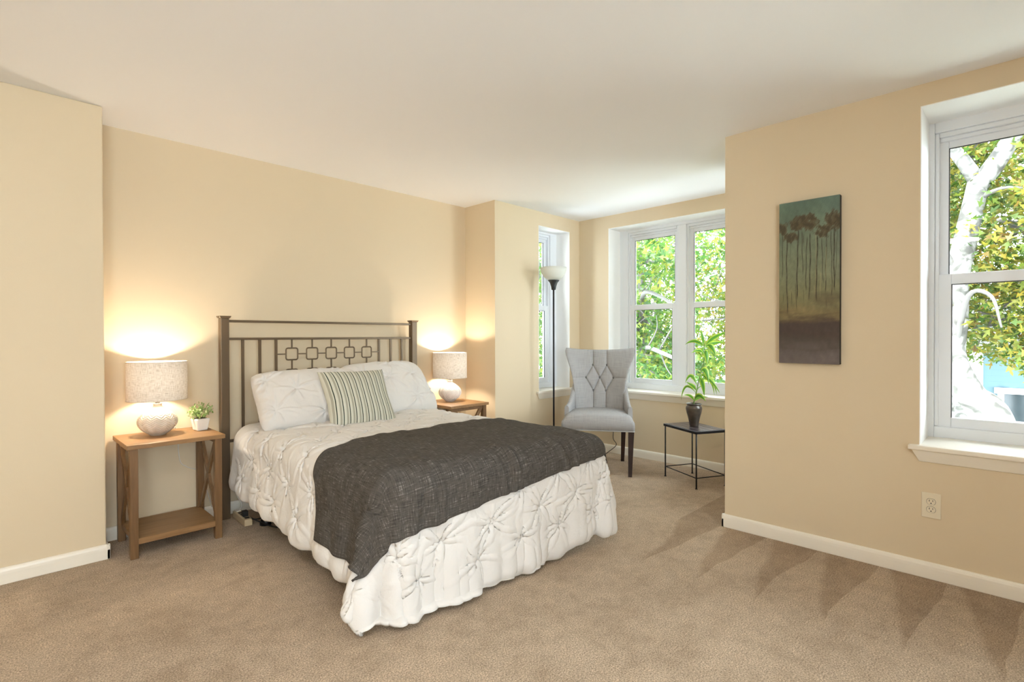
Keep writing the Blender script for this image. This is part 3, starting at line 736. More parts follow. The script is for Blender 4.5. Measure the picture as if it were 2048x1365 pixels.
# ------------------------------------------------------------------ bedside lamps
def make_lamp(name_mat, label, loc):
    r = thing('table_lamp', loc, 0, label, 'table lamp', 'bedside lamps with linen drum shades')
    prof = []
    n = 110
    for i in range(n+1):
        t = i/n; z = t*.158
        th = PI*(.085+.80*t); prof.append((.101*math.sin(th)**.82, z))
    prof[-1] = (prof[-1][0], .158)
    def chev(rr, z, a):
        seg = 12; f = (a/(2*PI)*seg) % 1; zz = abs(f-.5)*2
        env = min(1, max(0, (z-.008)/.02))*min(1, max(0, (.140-z)/.02))
        s_ = math.sin((z+zz*.016)*2*PI/.0125)
        return .0019*env*s_ - (.0012*env if abs(f-.5) > .47 else 0)
    b = MB().lathe([(.001, 0), (.035, 0)] + prof, 288, fn=lambda rr, z, a: chev(rr, z, a) if rr > .04 else 0)
    b.build('lamp_base', M[name_mat], r)
    MB().lathe([(prof[-1][0], .157), (.024, .168), (.021, .180), (.024, .186), (.022, .190), (.001, .191)], 32).build('lamp_neck', M[name_mat], r)
    MB().lathe([(.001, .190), (.013, .190), (.013, .212), (.016, .214), (.016, .255), (.001, .256)], 20).build('bulb_socket', M['chrome'], r)
    MB().lathe([(.001, .255), (.014, .258), (.028, .285), (.031, .31), (.024, .332), (.001, .342)], 24).build('bulb', M['bulb'], r)
    R_, z0, z1 = .1525, .212, .436
    sh = MB().lathe([(R_, z0), (R_, (z0+z1)/2), (R_, z1)], 64, uv=True).build('lamp_shade', M['shade'], r)
    for z in (z0, z1):
        MB().tube([(R_*math.cos(2*PI*k/64), R_*math.sin(2*PI*k/64), z) for k in range(64)], .0022, 6, closed=True).build('shade_rim', M['shade'], sh)
    sp = MB()
    for k in range(3):
        a = 2*PI*k/3; sp.tube([(.016*math.cos(a), .016*math.sin(a), .225), (R_*math.cos(a), R_*math.sin(a), .225)], .0016, 6)
    sp.build('shade_spider', M['chrome'], sh)
    add_light('bulb_light', r, (0, 0, .335), LAMP, .028, (1.0, .84, .65))
    return r
def mat_bulb():
    m, nt, b = new_mat('lit_bulb'); b.inputs['Base Color'].default_value = (1, .9, .75, 1)
    b.inputs['Emission Color'].default_value = (1, .8, .55, 1); b.inputs['Emission Strength'].default_value = 3.
    tr = N(nt, 'ShaderNodeBsdfTransparent'); mx = N(nt, 'ShaderNodeMixShader'); mx.inputs[0].default_value = .6
    out = nt.nodes['Material Output']; L(nt, b.outputs[0], mx.inputs[1]); L(nt, tr.outputs[0], mx.inputs[2]); L(nt, mx.outputs[0], out.inputs['Surface'])
    return m
M['bulb'] = mat_bulb()
lampL = make_lamp('ceramic_sand', 'lit table lamp with a sand coloured ribbed ceramic base and linen shade', (.735, 3.675, .622))
lampR = make_lamp('ceramic_white', 'lit table lamp with a white ribbed ceramic base in the corner', (2.955, 3.675, .622))
MB().tube(smooth_path([(.06, .085, .004), (.10, .145, .004), (.135, .168, -.01), (.15, .168, -.20), (.19, .168, -.255), (.26, .166, -.30), (.30, .166, -.42), (.33, .155, -.545)]), .0026, 8).build('lamp_cord', M['whiteplastic'], lampL)

# small potted plant
pl = thing('potted_plant', (.958, 3.668, .622), .2, 'small leafy green plant in a white square pot on the nightstand', 'plant')
m = MB(); a, b_ = .031, .041
m.hexa([(-a,-a,0),(a,-a,0),(a,a,0),(-a,a,0)], [(-b_,-b_,.074),(b_,-b_,.074),(b_,b_,.074),(-b_,b_,.074)])
m.build('pot', M['pot'], pl, bevel=(.007, 3))
MB().lathe([(.001, .0755), (.035, .0755)], 16).build('soil', M['soil'], pl)
lf = MB(); rg = np.random.default_rng(4); stm = MB()
for k in range(46):
    th = rg.uniform(0, 2*PI); el = rg.uniform(.35, 1.5); ln = rg.uniform(.055, .098)
    d = Vector((math.cos(th)*math.cos(el), math.sin(th)*math.cos(el), math.sin(el))); p0 = Vector((d.x*.018, d.y*.018, .072))
    tip = p0+d*ln; stm.tube([p0, p0+d*ln*.5+Vector((0,0,.004)), tip], .0009, 5)
    for q in range(8):
        t = .4+.6*q/7; c = p0.lerp(tip, t); n_ = Vector(rg.normal(0, 1, 3)).normalized(); u_ = n_.orthogonal().normalized(); v_ = n_.cross(u_); s_ = rg.uniform(.006, .0105)
        c = c + u_*s_*.8
        lf.add([c-u_*s_, c+v_*s_*.7, c+u_*s_, c-v_*s_*.7], [(0, 1, 2, 3)])
stm.build('stems', M['stem'], pl); lf.build('foliage', M['sprig'], pl)

# power strip and cables by the headboard post
ps = thing('power_strip', (1.185, 3.62, .0), math.radians(-2), 'beige power strip on the carpet below the headboard', 'power strip')
MB().box((-.024, -.125, .004), (.024, .125, .048)).build('strip_body', M['strip'], ps, bevel=(.005, 2))
MB().box((-.014, .075, .048), (.014, .110, .054)).build('switch', M['whiteplastic'], ps, bevel=(.002, 1))
for y in (-.09, -.045, 0, .04): MB().box((-.013, y-.012, .0475), (.013, y+.012, .0495)).build('socket', M['blackplastic'], ps)
MB().box((-.016, -.07, .0495), (.016, -.03, .085)).build('plug', M['blackplastic'], ps, bevel=(.004, 2))
tag(MB().tube(smooth_path([(1.20, 3.50, .045), (1.235, 3.43, .03), (1.29, 3.33, .010), (1.40, 3.22, .010), (1.58, 3.18, .010), (1.8, 3.25, .010)]), .0042, 8).build('cable', M['blackplastic']), 'black cable trailing from the power strip under the bed', 'cable', 'black cables under the bed')
tag(MB().tube(smooth_path([(1.215, 3.60, .030), (1.25, 3.57, .012), (1.33, 3.56, .009), (1.46, 3.36, .009), (1.62, 3.34, .009), (1.8, 3.42, .009)]), .0042, 8).build('cable', M['blackplastic']), 'black cable under the bed, nearer the wall', 'cable', 'black cables under the bed')
tag(MB().tube(smooth_path([(1.16, 3.815, .45), (1.165, 3.805, .36), (1.155, 3.70, .27), (1.162, 3.66, .18), (1.20, 3.68, .10), (1.20, 3.71, .056)]), .0042, 8).build('cord', M['whiteplastic']), 'white cord looping behind the headboard post', 'cord')

# ------------------------------------------------------------------ grey wing chair
ch = thing('chair', (3.946, 2.755, 0), math.radians(-57), 'grey upholstered wing back chair with tufted buttons and dark legs', 'chair')
# seat
m = MB(); n1, n2 = 33, 29
u = np.linspace(-1, 1, n1); v = np.linspace(-1, 1, n2); U, V = np.meshgrid(u, v)
hw = .310-.055*(V*.5+.5); Xs = U*hw; Ys = -.285+(V*.5+.5)*.54
rx = np.clip((np.abs(U)-.80)/.20, 0, 1); ry = np.clip((-V-.78)/.22, 0, 1); rnd = np.clip(rx**2+ry**2, 0, 1)
Zt = .520 + .018*(1-U**2)*(1-V**2) - .055*(1-np.sqrt(np.clip(1-rnd, 0, 1)))
top = np.stack([Xs, Ys, Zt], -1)
m.grid(top, np.stack([Xs, Ys], -1))
ring = [(j, i) for (j, i) in [(0, i) for i in range(n1)] + [(j, n1-1) for j in range(1, n2)] + [(n2-1, i) for i in range(n1-2, -1, -1)] + [(j, 0) for j in range(n2-2, 0, -1)]]
tp = [Vector(top[j, i]) for j, i in ring]; md = [Vector((p.x*1.008, p.y*1.004, .44)) for p in tp]; bt = [Vector((p.x*1.0, p.y, .385)) for p in tp]
k = len(tp); lenp = [0.]
for q in range(1, k): lenp.append(lenp[-1]+(tp[q]-tp[q-1]).length)
m.add(tp+md+bt, [(q, k+q, k+(q+1) % k, (q+1) % k) for q in range(k)] + [(k+q, 2*k+q, 2*k+(q+1) % k, k+(q+1) % k) for q in range(k)] + [tuple(range(2*k, 3*k))[::-1]], True, [(lenp[q], p.z) for q, p in enumerate(tp)]+[(lenp[q], p.z) for q, p in enumerate(md)]+[(lenp[q], p.z) for q, p in enumerate(bt)])
m.build('seat', M['linen'], ch, weld=True)
MB().tube([p*1.0+Vector((0, 0, .004)) for p in bt], .004, 6, closed=True).build('seat_piping', M['linen'], ch)
# back
nu, nt_ = 121, 131
u = np.linspace(-1, 1, nu); t = np.linspace(0, 1, nt_); U, Tt = np.meshgrid(u, t)
Zc = .47+.622*Tt
Wd = np.interp(Zc, [.47, .56, .66, .74, .80, .86, .92, .98, 1.04, 1.075, 1.092], [.228, .228, .234, .242, .252, .266, .286, .310, .330, .335, .322])
k7 = np.ones(9)/9
Wd1 = np.convolve(np.pad(Wd[:, 0], 4, 'edge'), k7, 'valid'); Wd = np.repeat(Wd1[:, None], nu, 1)
Zc = Zc - .022*(1-np.abs(U)**2.2)*np.clip((Tt-.72)/.28, 0, 1)**2
Xc = U*Wd
wing = np.abs(U)**2.4
Yc = .205+.135*Tt+.05*Tt**2 - wing*(.075+.06*np.sin(PI*np.clip(Tt*.9, 0, 1)))
edge_r = np.sqrt(np.clip(1-np.abs(U)**7, 0, 1))*np.sqrt(np.clip(1-np.clip((Tt-.90)/.10, 0, 1)**4, 0, 1))
puff = .046*edge_r
BT = [(-.067, .924), (.067, .924), (-.132, .806), (0, .806), (.132, .806), (-.060, .684), (.060, .684)]
segs = [(BT[0], (-.067, 1.10)), (BT[1], (.067, 1.10)), (BT[0], BT[2]), (BT[0], BT[3]), (BT[1], BT[3]), (BT[1], BT[4]), (BT[2], BT[5]), (BT[3], BT[5]), (BT[3], BT[6]), (BT[4], BT[6]), (BT[5], (-.058, .50)), (BT[6], (.062, .50)), (BT[2], (-.30, .812)), (BT[4], (.30, .812))]
dent = np.zeros_like(Xc)
for q, ((ax, az), (bx, bz)) in enumerate(segs):
    dx, dz = bx-ax, bz-az; l2 = dx*dx+dz*dz
    tt = np.clip(((Xc-ax)*dx+(Zc-az)*dz)/l2, 0, 1); d = np.hypot(Xc-ax-tt*dx, Zc-az-tt*dz)
    s_ = .55 if q > 11 else 1.
    dent = np.maximum(dent, s_*(.013*np.exp(-(d/.0050)**1.5)+.010*np.exp(-(d/.024)**2)))
for (bx, bz) in BT:
    d = np.hypot(Xc-bx, Zc-bz); dent = np.maximum(dent, .020*np.exp(-(d/.020)**1.3))
front = np.stack([Xc, Yc-puff+dent*edge_r, Zc], -1); back = np.stack([Xc, Yc+.035*edge_r, Zc], -1)
m = MB(); m.grid(front, np.stack([Xc, Zc], -1), flip=False); m.grid(back, np.stack([Xc, Zc], -1), flip=True)
m.build('backrest', M['linen'], ch, weld=True)
def back_y(x, z):
    j = np.argmin(np.abs(Zc[:, nu//2]-z)); i = np.argmin(np.abs(Xc[j]-x)); return front[j, i, 1]
for (bx, bz) in BT:
    o = MB().lathe([(.001, .007), (.007, .006), (.0115, .003), (.0130, 0), (.001, -.002)], 16).build('tuft_button', M['button'] if 'button' in M else M['linen_dark'] if 'linen_dark' in M else plain('grey_button', (.13, .125, .12), .8), ch)
    o.location = (bx, back_y(bx, bz)-.002, bz); o.rotation_euler = (PI/2, 0, 0)
# sloping arms
for sx in (-1, 1):
    n = 26; ss = np.linspace(0, 1, n)                                   # 0 at the back, 1 at the front
    zt = .585+.215*(1-ss)**2.2; zb_ = np.full(n, .43); yy = .235-.40*ss; xo = .245+.052*ss**.7; xi = xo-.045+.006*ss
    rows = []
    for i in range(n):
        w0 = [(xi[i], zb_[i]), (xi[i], zt[i]-.022), (xi[i]+.008, zt[i]-.006), ((xi[i]+xo[i])/2, zt[i]), (xo[i]-.006, zt[i]-.006), (xo[i], zt[i]-.022), (xo[i], zb_[i])]
        rows.append([(sx*x, yy[i], z) for x, z in w0])
    Pm = np.array(rows); m = MB(); m.grid(Pm, np.stack([Pm[..., 1], Pm[..., 2]], -1), flip=(sx > 0))
    m.add(rows[-1], [tuple(range(7))[::(1 if sx > 0 else -1)]]); m.add(rows[0], [tuple(range(7))[::(-1 if sx > 0 else 1)]])
    m.build('arm', M['linen'], ch, weld=True)
for sx in (-1, 1):
    for (y0, y1, w0, w1, xx0, xx1) in ((-.245, -.262, .050, .032, .282, .272), (.215, .300, .046, .032, .225, .215)):
        mm = MB(); K5 = 6; rows = []
        for q in range(K5+1):
            f_ = q/K5; z = .39*(1-f_); wv = (w0+(w1-w0)*f_)/2; cx = sx*(xx0+(xx1-xx0)*f_); cy = y0+(y1-y0)*f_**1.6
            rows.append([(cx-wv, cy-wv, z), (cx+wv, cy-wv, z), (cx+wv, cy+wv, z), (cx-wv, cy+wv, z)])
        V = [p for r_ in rows for p in r_]; Fc = [(4*q+c, 4*q+4+c, 4*q+4+(c+1) % 4, 4*q+(c+1) % 4) for q in range(K5) for c in range(4)] + [(0, 1, 2, 3), tuple(4*K5+c for c in (3, 2, 1, 0))]
        mm.add(V, Fc); mm.build('leg', M['espresso'], ch, bevel=(.003, 2))

# ------------------------------------------------------------------ torchiere floor lamp
fl = thing('floor_lamp', (3.828, 3.190, 0), 0, 'slim black torchiere floor lamp with a white glass bowl', 'floor lamp')
MB().lathe([(.001, 0), (.128, 0), (.130, .008), (.120, .020), (.04, .032), (.012, .045)], 40).build('base', M['blackmetal'], fl)
MB().tube([(0, 0, .03), (0, 0, 1.655)], .0085, 14).build('pole', M['blackmetal'], fl)
MB().lathe([(.014, 1.645), (.021, 1.648), (.026, 1.68), (.037, 1.712), (.053, 1.733), (.056, 1.738), (.02, 1.738)], 32).build('shade_holder', M['cone'] if 'cone' in M else plain('grey_metal', (.06, .065, .065), .35, .6), fl)
MB().lathe([(.030, 1.738), (.060, 1.745), (.088, 1.765), (.110, 1.795), (.122, 1.825), (.128, 1.858), (.124, 1.858), (.118, 1.826), (.106, 1.798), (.085, 1.770), (.058, 1.750), (.001, 1.745)], 48).build('glass_bowl', M['bowl'], fl)

FLO = Matrix.Translation((-3.828, -3.190, 0))
MB().tube(smooth_path([(4.50, 2.99, .40), (4.47, 2.94, .30), (4.34, 2.86, .20), (4.36, 2.84, .13), (4.22, 2.88, .05), (4.22, 2.86, .012), (4.10, 2.78, .006), (4.02, 2.86, .006), (3.95, 2.95, .006), (3.90, 3.08, .008)]), .0034, 8).build('lamp_cord', M['blackplastic'], fl, M4=FLO)

# ------------------------------------------------------------------ metal side table with potted plant
sd = thing('side_table', (4.135, 1.935, 0), math.radians(63), 'black metal side table with thin legs under the potted plant', 'side table')
TL, TW, TH = .43, .30, .452
m = MB(); e = .012
for sy in (-1, 1): m.bar((-TL/2, sy*(TW/2-e/2), TH-.010), (TL/2, sy*(TW/2-e/2), TH-.010), e, .02)
for sx in (-1, 1): m.bar((sx*(TL/2-e/2), -TW/2, TH-.010), (sx*(TL/2-e/2), TW/2, TH-.010), e, .02)
m.build('top_frame', M['blackmetal'], sd, bevel=(.002, 1))
m = MB()
for k in range(4):
    y0 = -TW/2+.013+k*(TW-.026)/4; m.box((-TL/2+.012, y0+.001, TH-.012), (TL/2-.012, y0+(TW-.026)/4-.001, TH+.002))
m.build('tabletop', M['slate'], sd, bevel=(.0015, 1))
for sx in (-1, 1):
    for sy in (-1, 1):
        x, y = sx*(TL/2-.012), sy*(TW/2-.012)
        MB().tube([(x, y, .0), (x, y, TH-.012)], .0058, 8).lathe([(.001, 0), (.010, 0), (.010, .004), (.006, .006)], 12, (x, y, 0)).build('leg', M['blackmetal'], sd)
m = MB()
for a, b_ in (((-1,-1),(1,-1)), ((1,-1),(1,1)), ((1,1),(-1,1)), ((-1,1),(-1,-1))):
    m.tube([(a[0]*(TL/2-.012), a[1]*(TW/2-.012), .085), (b_[0]*(TL/2-.012), b_[1]*(TW/2-.012), .085)], .0042, 8)
m.build('stretcher', M['blackmetal'], sd)

pt = thing('potted_dracaena', (4.131, 1.935, TH+.002), -.79617, 'tall green striped leafed plant in a brown glazed vase on the side table', 'plant')
prof = [(.001, .0), (.034, .0), (.037, .006), (.040, .03), (.050, .075), (.062, .115), (.068, .145), (.066, .160), (.058, .170), (.057, .174), (.064, .180), (.066, .185), (.060, .187), (.054, .180), (.052, .165), (.001, .165)]
MB().lathe([(r*.96, z*1.02) for r, z in prof], 40).build('vase', M['vase'], pt)
PXS = .00412
def pp_(x, y, d=0.): return Vector(((x-300)/3.9*PXS - .004, d, (655-y)/3.9*PXS + .178))
MB().tube(smooth_path([pp_(300, 690), pp_(302, 640), pp_(316, 590), pp_(336, 490), pp_(360, 390), pp_(380, 310), pp_(388, 210), pp_(386, 180)]), [.006-.0035*i/56 for i in range(57)], 8).build('stem', M['stem'], pt)
leaves = [((385,190),(376,120),(370,60),.026,.02), ((395,190),(430,115),(548,82),.034,-.05), ((392,200),(450,170),(585,162),.036,.06), ((405,185),(440,180),(458,272),.040,-.03),
          ((386,200),(330,120),(260,182),.026,.05), ((376,262),(340,200),(248,246),.024,-.06), ((386,240),(402,215),(396,345),.046,-.02), ((370,290),(350,220),(330,225),.012,.05),
          ((352,400),(400,330),(408,495),.042,-.02), ((345,440),(395,470),(412,600),.034,.05), ((352,420),(430,440),(482,556),.024,-.04), ((340,470),(470,400),(504,592),.020,.07), ((350,415),(470,420),(500,580),.022,.03),
          ((330,510),(290,360),(250,488),.026,.03), ((322,545),(300,500),(220,470),.024,-.04), ((318,560),(240,440),(233,628),.018,.06), ((308,630),(270,560),(192,568),.018,-.06),
          ((305,620),(330,540),(368,618),.034,-.05), ((308,630),(340,590),(442,603),.024,.05), ((312,600),(330,500),(385,515),.010,.02)]
for (b0, c0, t0, wd, dy) in leaves:
    path = bez(pp_(*b0, 0), pp_(*c0, dy*.8), pp_(*t0, dy*1.6), 14)
    V = []; UVs = []
    for i, p in enumerate(path):
        tt = i/13; d = (path[min(i+1, 13)]-path[max(i-1, 0)]).normalized()
        side = d.cross(Vector((0, 1, .15))).normalized(); nrm = side.cross(d)
        hw_ = wd*.62*(math.sin(PI*min(1, tt*.94+.06)**.8)**.9)*(.15+.85*min(1, tt*3)) if tt < .999 else .0004
        for k, s_ in enumerate((-1, -.5, 0, .5, 1)):
            V.append(p+side*s_*hw_+nrm*abs(s_)*hw_*.35); UVs.append((k/4, tt))
    MB().add(V, [(i*5+k, i*5+k+1, i*5+k+6, i*5+k+5) for i in range(13) for k in range(4)], True, UVs).build('leaf', M['dracaena'], pt)

# ------------------------------------------------------------------ painting
pa = thing('painting', (X_RIGHT, .853, 1.506), -PI/2, 'tall narrow canvas painting of slender trees hung on the wall', 'painting')
PW, PH, PD = .306, .920, .032
MB().box((-PW/2, -PD, -PH/2), (PW/2, -.001, PH/2)).build('canvas', plain('dark_canvas_edge', (.016, .015, .010), .7), pa, bevel=(.002, 1))
def paint(nx, nz):
    U, V = np.meshgrid(np.linspace(0, 1, nx), np.linspace(0, 1, nz))     # V = 0 at the foot
    rg = np.random.default_rng(17); X_, Z_ = U*.33, V
    n1 = fbm(X_*3, Z_*3, 1, 7., 5, .6); n2 = fbm(X_*2, Z_*8, 2, 7., 5, .6); n3 = fbm(X_*9, Z_*9, 3, 12., 4, .7)
    stops = [0, .05, .13, .19, .235, .27, .30, .40, .55, .75, 1.]
    cols = np.array([(112,101,100), (104,94,90), (78,68,62), (72,58,52), (70,54,50), (96,82,58), (132,116,76), (126,122,84), (128,134,104), (116,128,104), (96,120,104)])/255.
    Vv = np.clip(V+.018*n2*(V < .45), 0, 1)
    C = np.stack([np.interp(Vv, stops, cols[:, k]) for k in range(3)], -1)
    C = C*(1+.05*n1+.035*n3)[..., None]
    C[..., 2] += .05*np.clip(U-.6, 0, 1)*(V > .5)
    def mix(mask, col): 
        nonlocal C
        C = C*(1-mask[..., None]) + np.array(col)/255.*mask[..., None]
    # crowns
    for (cu, cv, ru, rv) in ((.06, .855, .10, .04), (.20, .80, .13, .034), (.40, .885, .20, .042), (.54, .865, .16, .04), (.50, .905, .15, .03), (.72, .81, .13, .04), (.80, .835, .1, .04), (.88, .885, .16, .05), (.96, .86, .10, .05), (.30, .865, .1, .03)):
        d = ((U-cu)/ru)**2+((V-cv+.018)/rv)**2 + .35*n3 + .18*n1
        mix(np.clip((1.05-d)*2.2, 0, 1)*.82, (92, 80, 54)); mix(np.clip((.55-d-.4*n3)*2, 0, 1)*.55, (58, 48, 32))
    # trunks
    for (u0, v0, v1, wd, al) in ((.05, .53, .83, .006, .8), (.14, .30, .78, .009, .9), (.19, .64, .77, .004, .4), (.32, .39, .83, .010, .95), (.29, .32, .50, .006, .6), (.40, .54, .82, .006, .8), (.47, .44, .78, .007, .85), (.52, .38, .80, .009, .95), (.43, .72, .80, .006, .7), (.64, .37, .78, .011, .95), (.73, .48, .76, .006, .8), (.79, .42, .80, .007, .8), (.87, .40, .80, .007, .7), (.92, .43, .82, .009, .95), (.22, .35, .45, .005, .6), (.07, .37, .44, .005, .6), (.41, .37, .46, .005, .5), (.80, .33, .40, .006, .5), (.95, .5, .8, .005, .5)):
        wob = .010*np.sin(V*9+u0*40)+.004*np.sin(V*37+u0*90)
        d = np.abs(U-u0-wob)/wd
        al_ = al*np.clip((V-v0)/.03, 0, 1)*np.clip((v1-V)/.02, 0, 1)*(.75+.25*np.clip(n3, -1, 1))
        mix(np.clip(1.5-d, 0, 1)*np.clip(al_, 0, 1), (48, 42, 28))
    for (u0, v0, v1) in ((.62, .42, .78), (.70, .40, .55), (.78, .5, .7)):
        mix(np.clip(1.5-np.abs(U-u0-.008*np.sin(V*12))/.005, 0, 1)*.5*((V > v0) & (V < v1)), (186, 176, 128))
    mix(np.clip(1-((U-.8)/.28)**2-((V-.40)/.05)**2+.3*n2, 0, 1)*.5, (86, 74, 54))
    mix(np.clip(1-((U-.5)/.35)**2-((V-.115)/.03)**2+.4*n2, 0, 1)*.35, (116, 104, 100))
    C = np.clip(C*.92, 0.01, 1); return np.where(C <= .04045, C/12.92, ((C+.055)/1.055)**2.4)
nx, nz = 150, 420
Ux, Uz = np.meshgrid(np.linspace(-PW/2+.001, PW/2-.001, nx), np.linspace(-PH/2+.001, PH/2-.001, nz))
po = MB().grid(np.stack([Ux, np.full_like(Ux, -PD-.0012), Uz], -1)).build('painted_face', None, pa)
ca = po.data.color_attributes.new('paint', 'FLOAT_COLOR', 'POINT'); colr = np.ones((nx*nz, 4), np.float32); colr[:, :3] = paint(nx, nz).reshape(-1, 3); ca.data.foreach_set('color', colr.ravel())
pm, nt, b = new_mat('oil_paint'); at = N(nt, 'ShaderNodeVertexColor', layer_name='paint'); L(nt, at.outputs['Color'], b.inputs['Base Color']); b.inputs['Roughness'].default_value = .5
po.data.materials.clear(); po.data.materials.append(pm)

# ------------------------------------------------------------------ outlet
ou = thing('wall_outlet', (X_RIGHT, .314, .363), -PI/2, 'ivory duplex wall outlet below the window', 'outlet')
MB().box((-.038, -.006, -.062), (.038, -.0005, .062)).build('cover_plate', M['plate'], ou, bevel=(.004, 3))
for s_ in (-1, 1):
    z0 = s_*.0195; pts = []
    for k in range(28):
        a = 2*PI*k/28; pts.append((.0172*math.cos(a), max(-.0142, min(.0142, .0172*math.sin(a)))))
    m = MB(); m.add([(x, -.0060, z0+z) for x, z in pts]+[(x, -.0082, z0+z) for x, z in pts], [tuple(range(28, 56))]+[(q, (q+1) % 28, 28+(q+1) % 28, 28+q) for q in range(28)])
    rc = m.build('receptacle', M['plate'], ou)
    MB().tube([(x*1.03, -.0064, z0+z*1.03) for x, z in pts], .0007, 5, closed=True).build('receptacle_gap', M['blackplastic'], rc)
    d = MB(); d.box((-.0078, -.0085, z0+.000), (-.0054, -.0081, z0+.0095)).box((.0054, -.0085, z0+.001), (.0076, -.0081, z0+.0088)).lathe([(.0001, 0), (.0027, 0)], 12, (0, 0, 0))
    dd = MB(); dd.box((-.0078, -.0085, z0+.000), (-.0054, -.0081, z0+.0095)).box((.0054, -.0085, z0+.001), (.0076, -.0081, z0+.0088)).box((-.0026, -.0085, z0-.0098), (.0026, -.0081, z0-.0052))
    dd.build('slot', M['blackplastic'], rc)
MB().lathe([(.0001, .001), (.003, .0006), (.0034, 0)], 14).build('screw', M['plate'], ou).location = (0, -.0062, 0)
ou.children[-1].rotation_euler = (PI/2, 0, 0)

# ------------------------------------------------------------------ outside: ground, trees, a house
G0 = -3.4
st(MB().box((5.2, -14, G0-.2), (40, 20, G0)).build('ground', M['ground']), 'pale ground below the windows')
leafshape = [(0, 0), (.18, -.10), (.50, -.34), (.48, -.08), (.72, -.10), (1.0, 0), (.72, .10), (.48, .08), (.50, .34), (.18, .10)]
def leaf_cloud(m, centre, radius, n, size, rg):
    P = rg.normal(0, 1, (n, 3)); P /= np.linalg.norm(P, axis=1, keepdims=True)+1e-9
    P *= (rg.uniform(.05, 1, (n, 1))**(1/2.4)); P *= np.array(radius); P += np.array(centre)
    nrm = rg.normal(0, 1, (n, 3))*np.array([.8, .8, 1.]) + np.array([0, 0, .8]); nrm /= np.linalg.norm(nrm, axis=1, keepdims=True)
    u_ = np.cross(nrm, rg.normal(0, 1, (n, 3))); u_ /= np.linalg.norm(u_, axis=1, keepdims=True)+1e-9; v_ = np.cross(nrm, u_)
    s_ = (size*rg.uniform(.6, 1.25, (n, 1)))[:, None]
    lx = np.array([q[0] for q in leafshape])[None, :, None]; ly = np.array([q[1] for q in leafshape])[None, :, None]
    V = P[:, None]+u_[:, None]*lx*s_+v_[:, None]*ly*s_-nrm[:, None]*((.15*np.abs(ly)+.12*lx*lx)*s_)
    k = len(leafshape)
    m.add(V.reshape(-1, 3).tolist(), np.arange(n*k).reshape(n, k).tolist())
def tree(name, base, limbs, twigs, clouds, label, leafmat, size, seed, bark='bark'):
    r = thing(name, base, 0, label, 'tree', 'trees outside the windows'); b0 = Vector(base); rg = np.random.default_rng(seed)
    m = MB()
    for pts, r0, r1 in limbs:
        sp_ = smooth_path([Vector(p)-b0 for p in pts], 6); n = len(sp_)
        m.tube(sp_, [r0+(r1-r0)*i/(n-1) for i in range(n)], 12)
    m.build('trunk', M[bark], r)
    m = MB()
    for pts, r0 in twigs:
        sp_ = smooth_path([Vector(p)-b0 for p in pts], 5); n = len(sp_)
        m.tube(sp_, [r0*(1-.75*i/(n-1)) for i in range(n)], 6)
    for (c, rad, n) in clouds:                                          # thin twigs inside every leaf cluster
        c = Vector(c)-b0
        for q in range(max(3, n//90)):
            d = Vector(rg.normal(0, 1, 3)); d = Vector((d.x*rad[0], d.y*rad[1], d.z*rad[2]))*.55
            e_ = Vector(rg.normal(0, .25, 3)); m.tube(smooth_path([c-d*.6, c+e_*rad[0]*.5, c+d], 3), [.016, .014, .013, .011, .010, .007, .004], 5)
    m.build('branches', M['twig'], r)
    m = MB()
    for (c, rad, n) in clouds: leaf_cloud(m, Vector(c)-b0, rad, int(n*4.2), size, rg)
    m.build('foliage', M[leafmat], r)
    return r
X1 = 7.5
tree('plane_tree', (7.6, .05, G0),
     [([(7.6, .05, G0), (7.5, .05, -.6), (7.5, .19, .31), (7.5, .394, .56), (7.52, .55, .96), (7.55, .53, 1.4), (7.55, .515, 1.79), (7.5, .44, 2.24), (7.5, .36, 2.7), (7.5, .335, 2.90)], .17, .085),
      ([(7.5, .34, 2.85), (7.48, .46, 3.1), (7.45, .60, 3.33), (7.4, .9, 3.8)], .075, .05), ([(7.5, .35, 2.80), (7.5, .20, 3.02), (7.5, .05, 3.32), (7.5, -.2, 3.9)], .10, .07),
      ([(7.52, .55, 1.1), (7.6, .75, 1.5), (7.9, 1.2, 2.0), (8.2, 1.8, 2.4)], .05, .03)],
     [([(7.5, .52, 1.05), (7.3, .40, 1.62), (7.2, .22, 1.60), (7.1, .14, 1.28)], .035), ([(7.5, .19, .40), (7.3, -.05, .22), (7.2, -.4, .05)], .035), ([(7.5, .38, 2.65), (7.4, .1, 2.72), (7.4, -.3, 2.55)], .03),
      ([(7.5, .5, 1.9), (7.3, .7, 2.3), (7.2, .9, 2.4)], .03)],
     [((7.9, -.1, 2.3), (.8, .75, .75), 620), ((8.1, .1, 1.45), (.8, .8, .6), 560), ((7.6, -.35, 1.15), (.6, .6, .5), 330), ((8.2, .5, 3.2), (.9, .9, .7), 500), ((7.9, 1.2, 2.6), (.8, .8, .8), 420), ((7.4, -.5, 2.9), (.7, .6, .7), 320), ((8.9, .9, 3.0), (.9, .8, .9), 380), ((8.7, .75, 1.6), (.7, .6, .8), 260), ((8.2, .45, 3.6), (.7, .6, .5), 200), ((7.2, -.9, 1.9), (.7, .6, .9), 300), ((7.8, -.2, 3.9), (1., 1., .7), 300)],
     'white barked plane tree with a forked trunk seen through the window beside the painting', 'leaf', .105, 1)
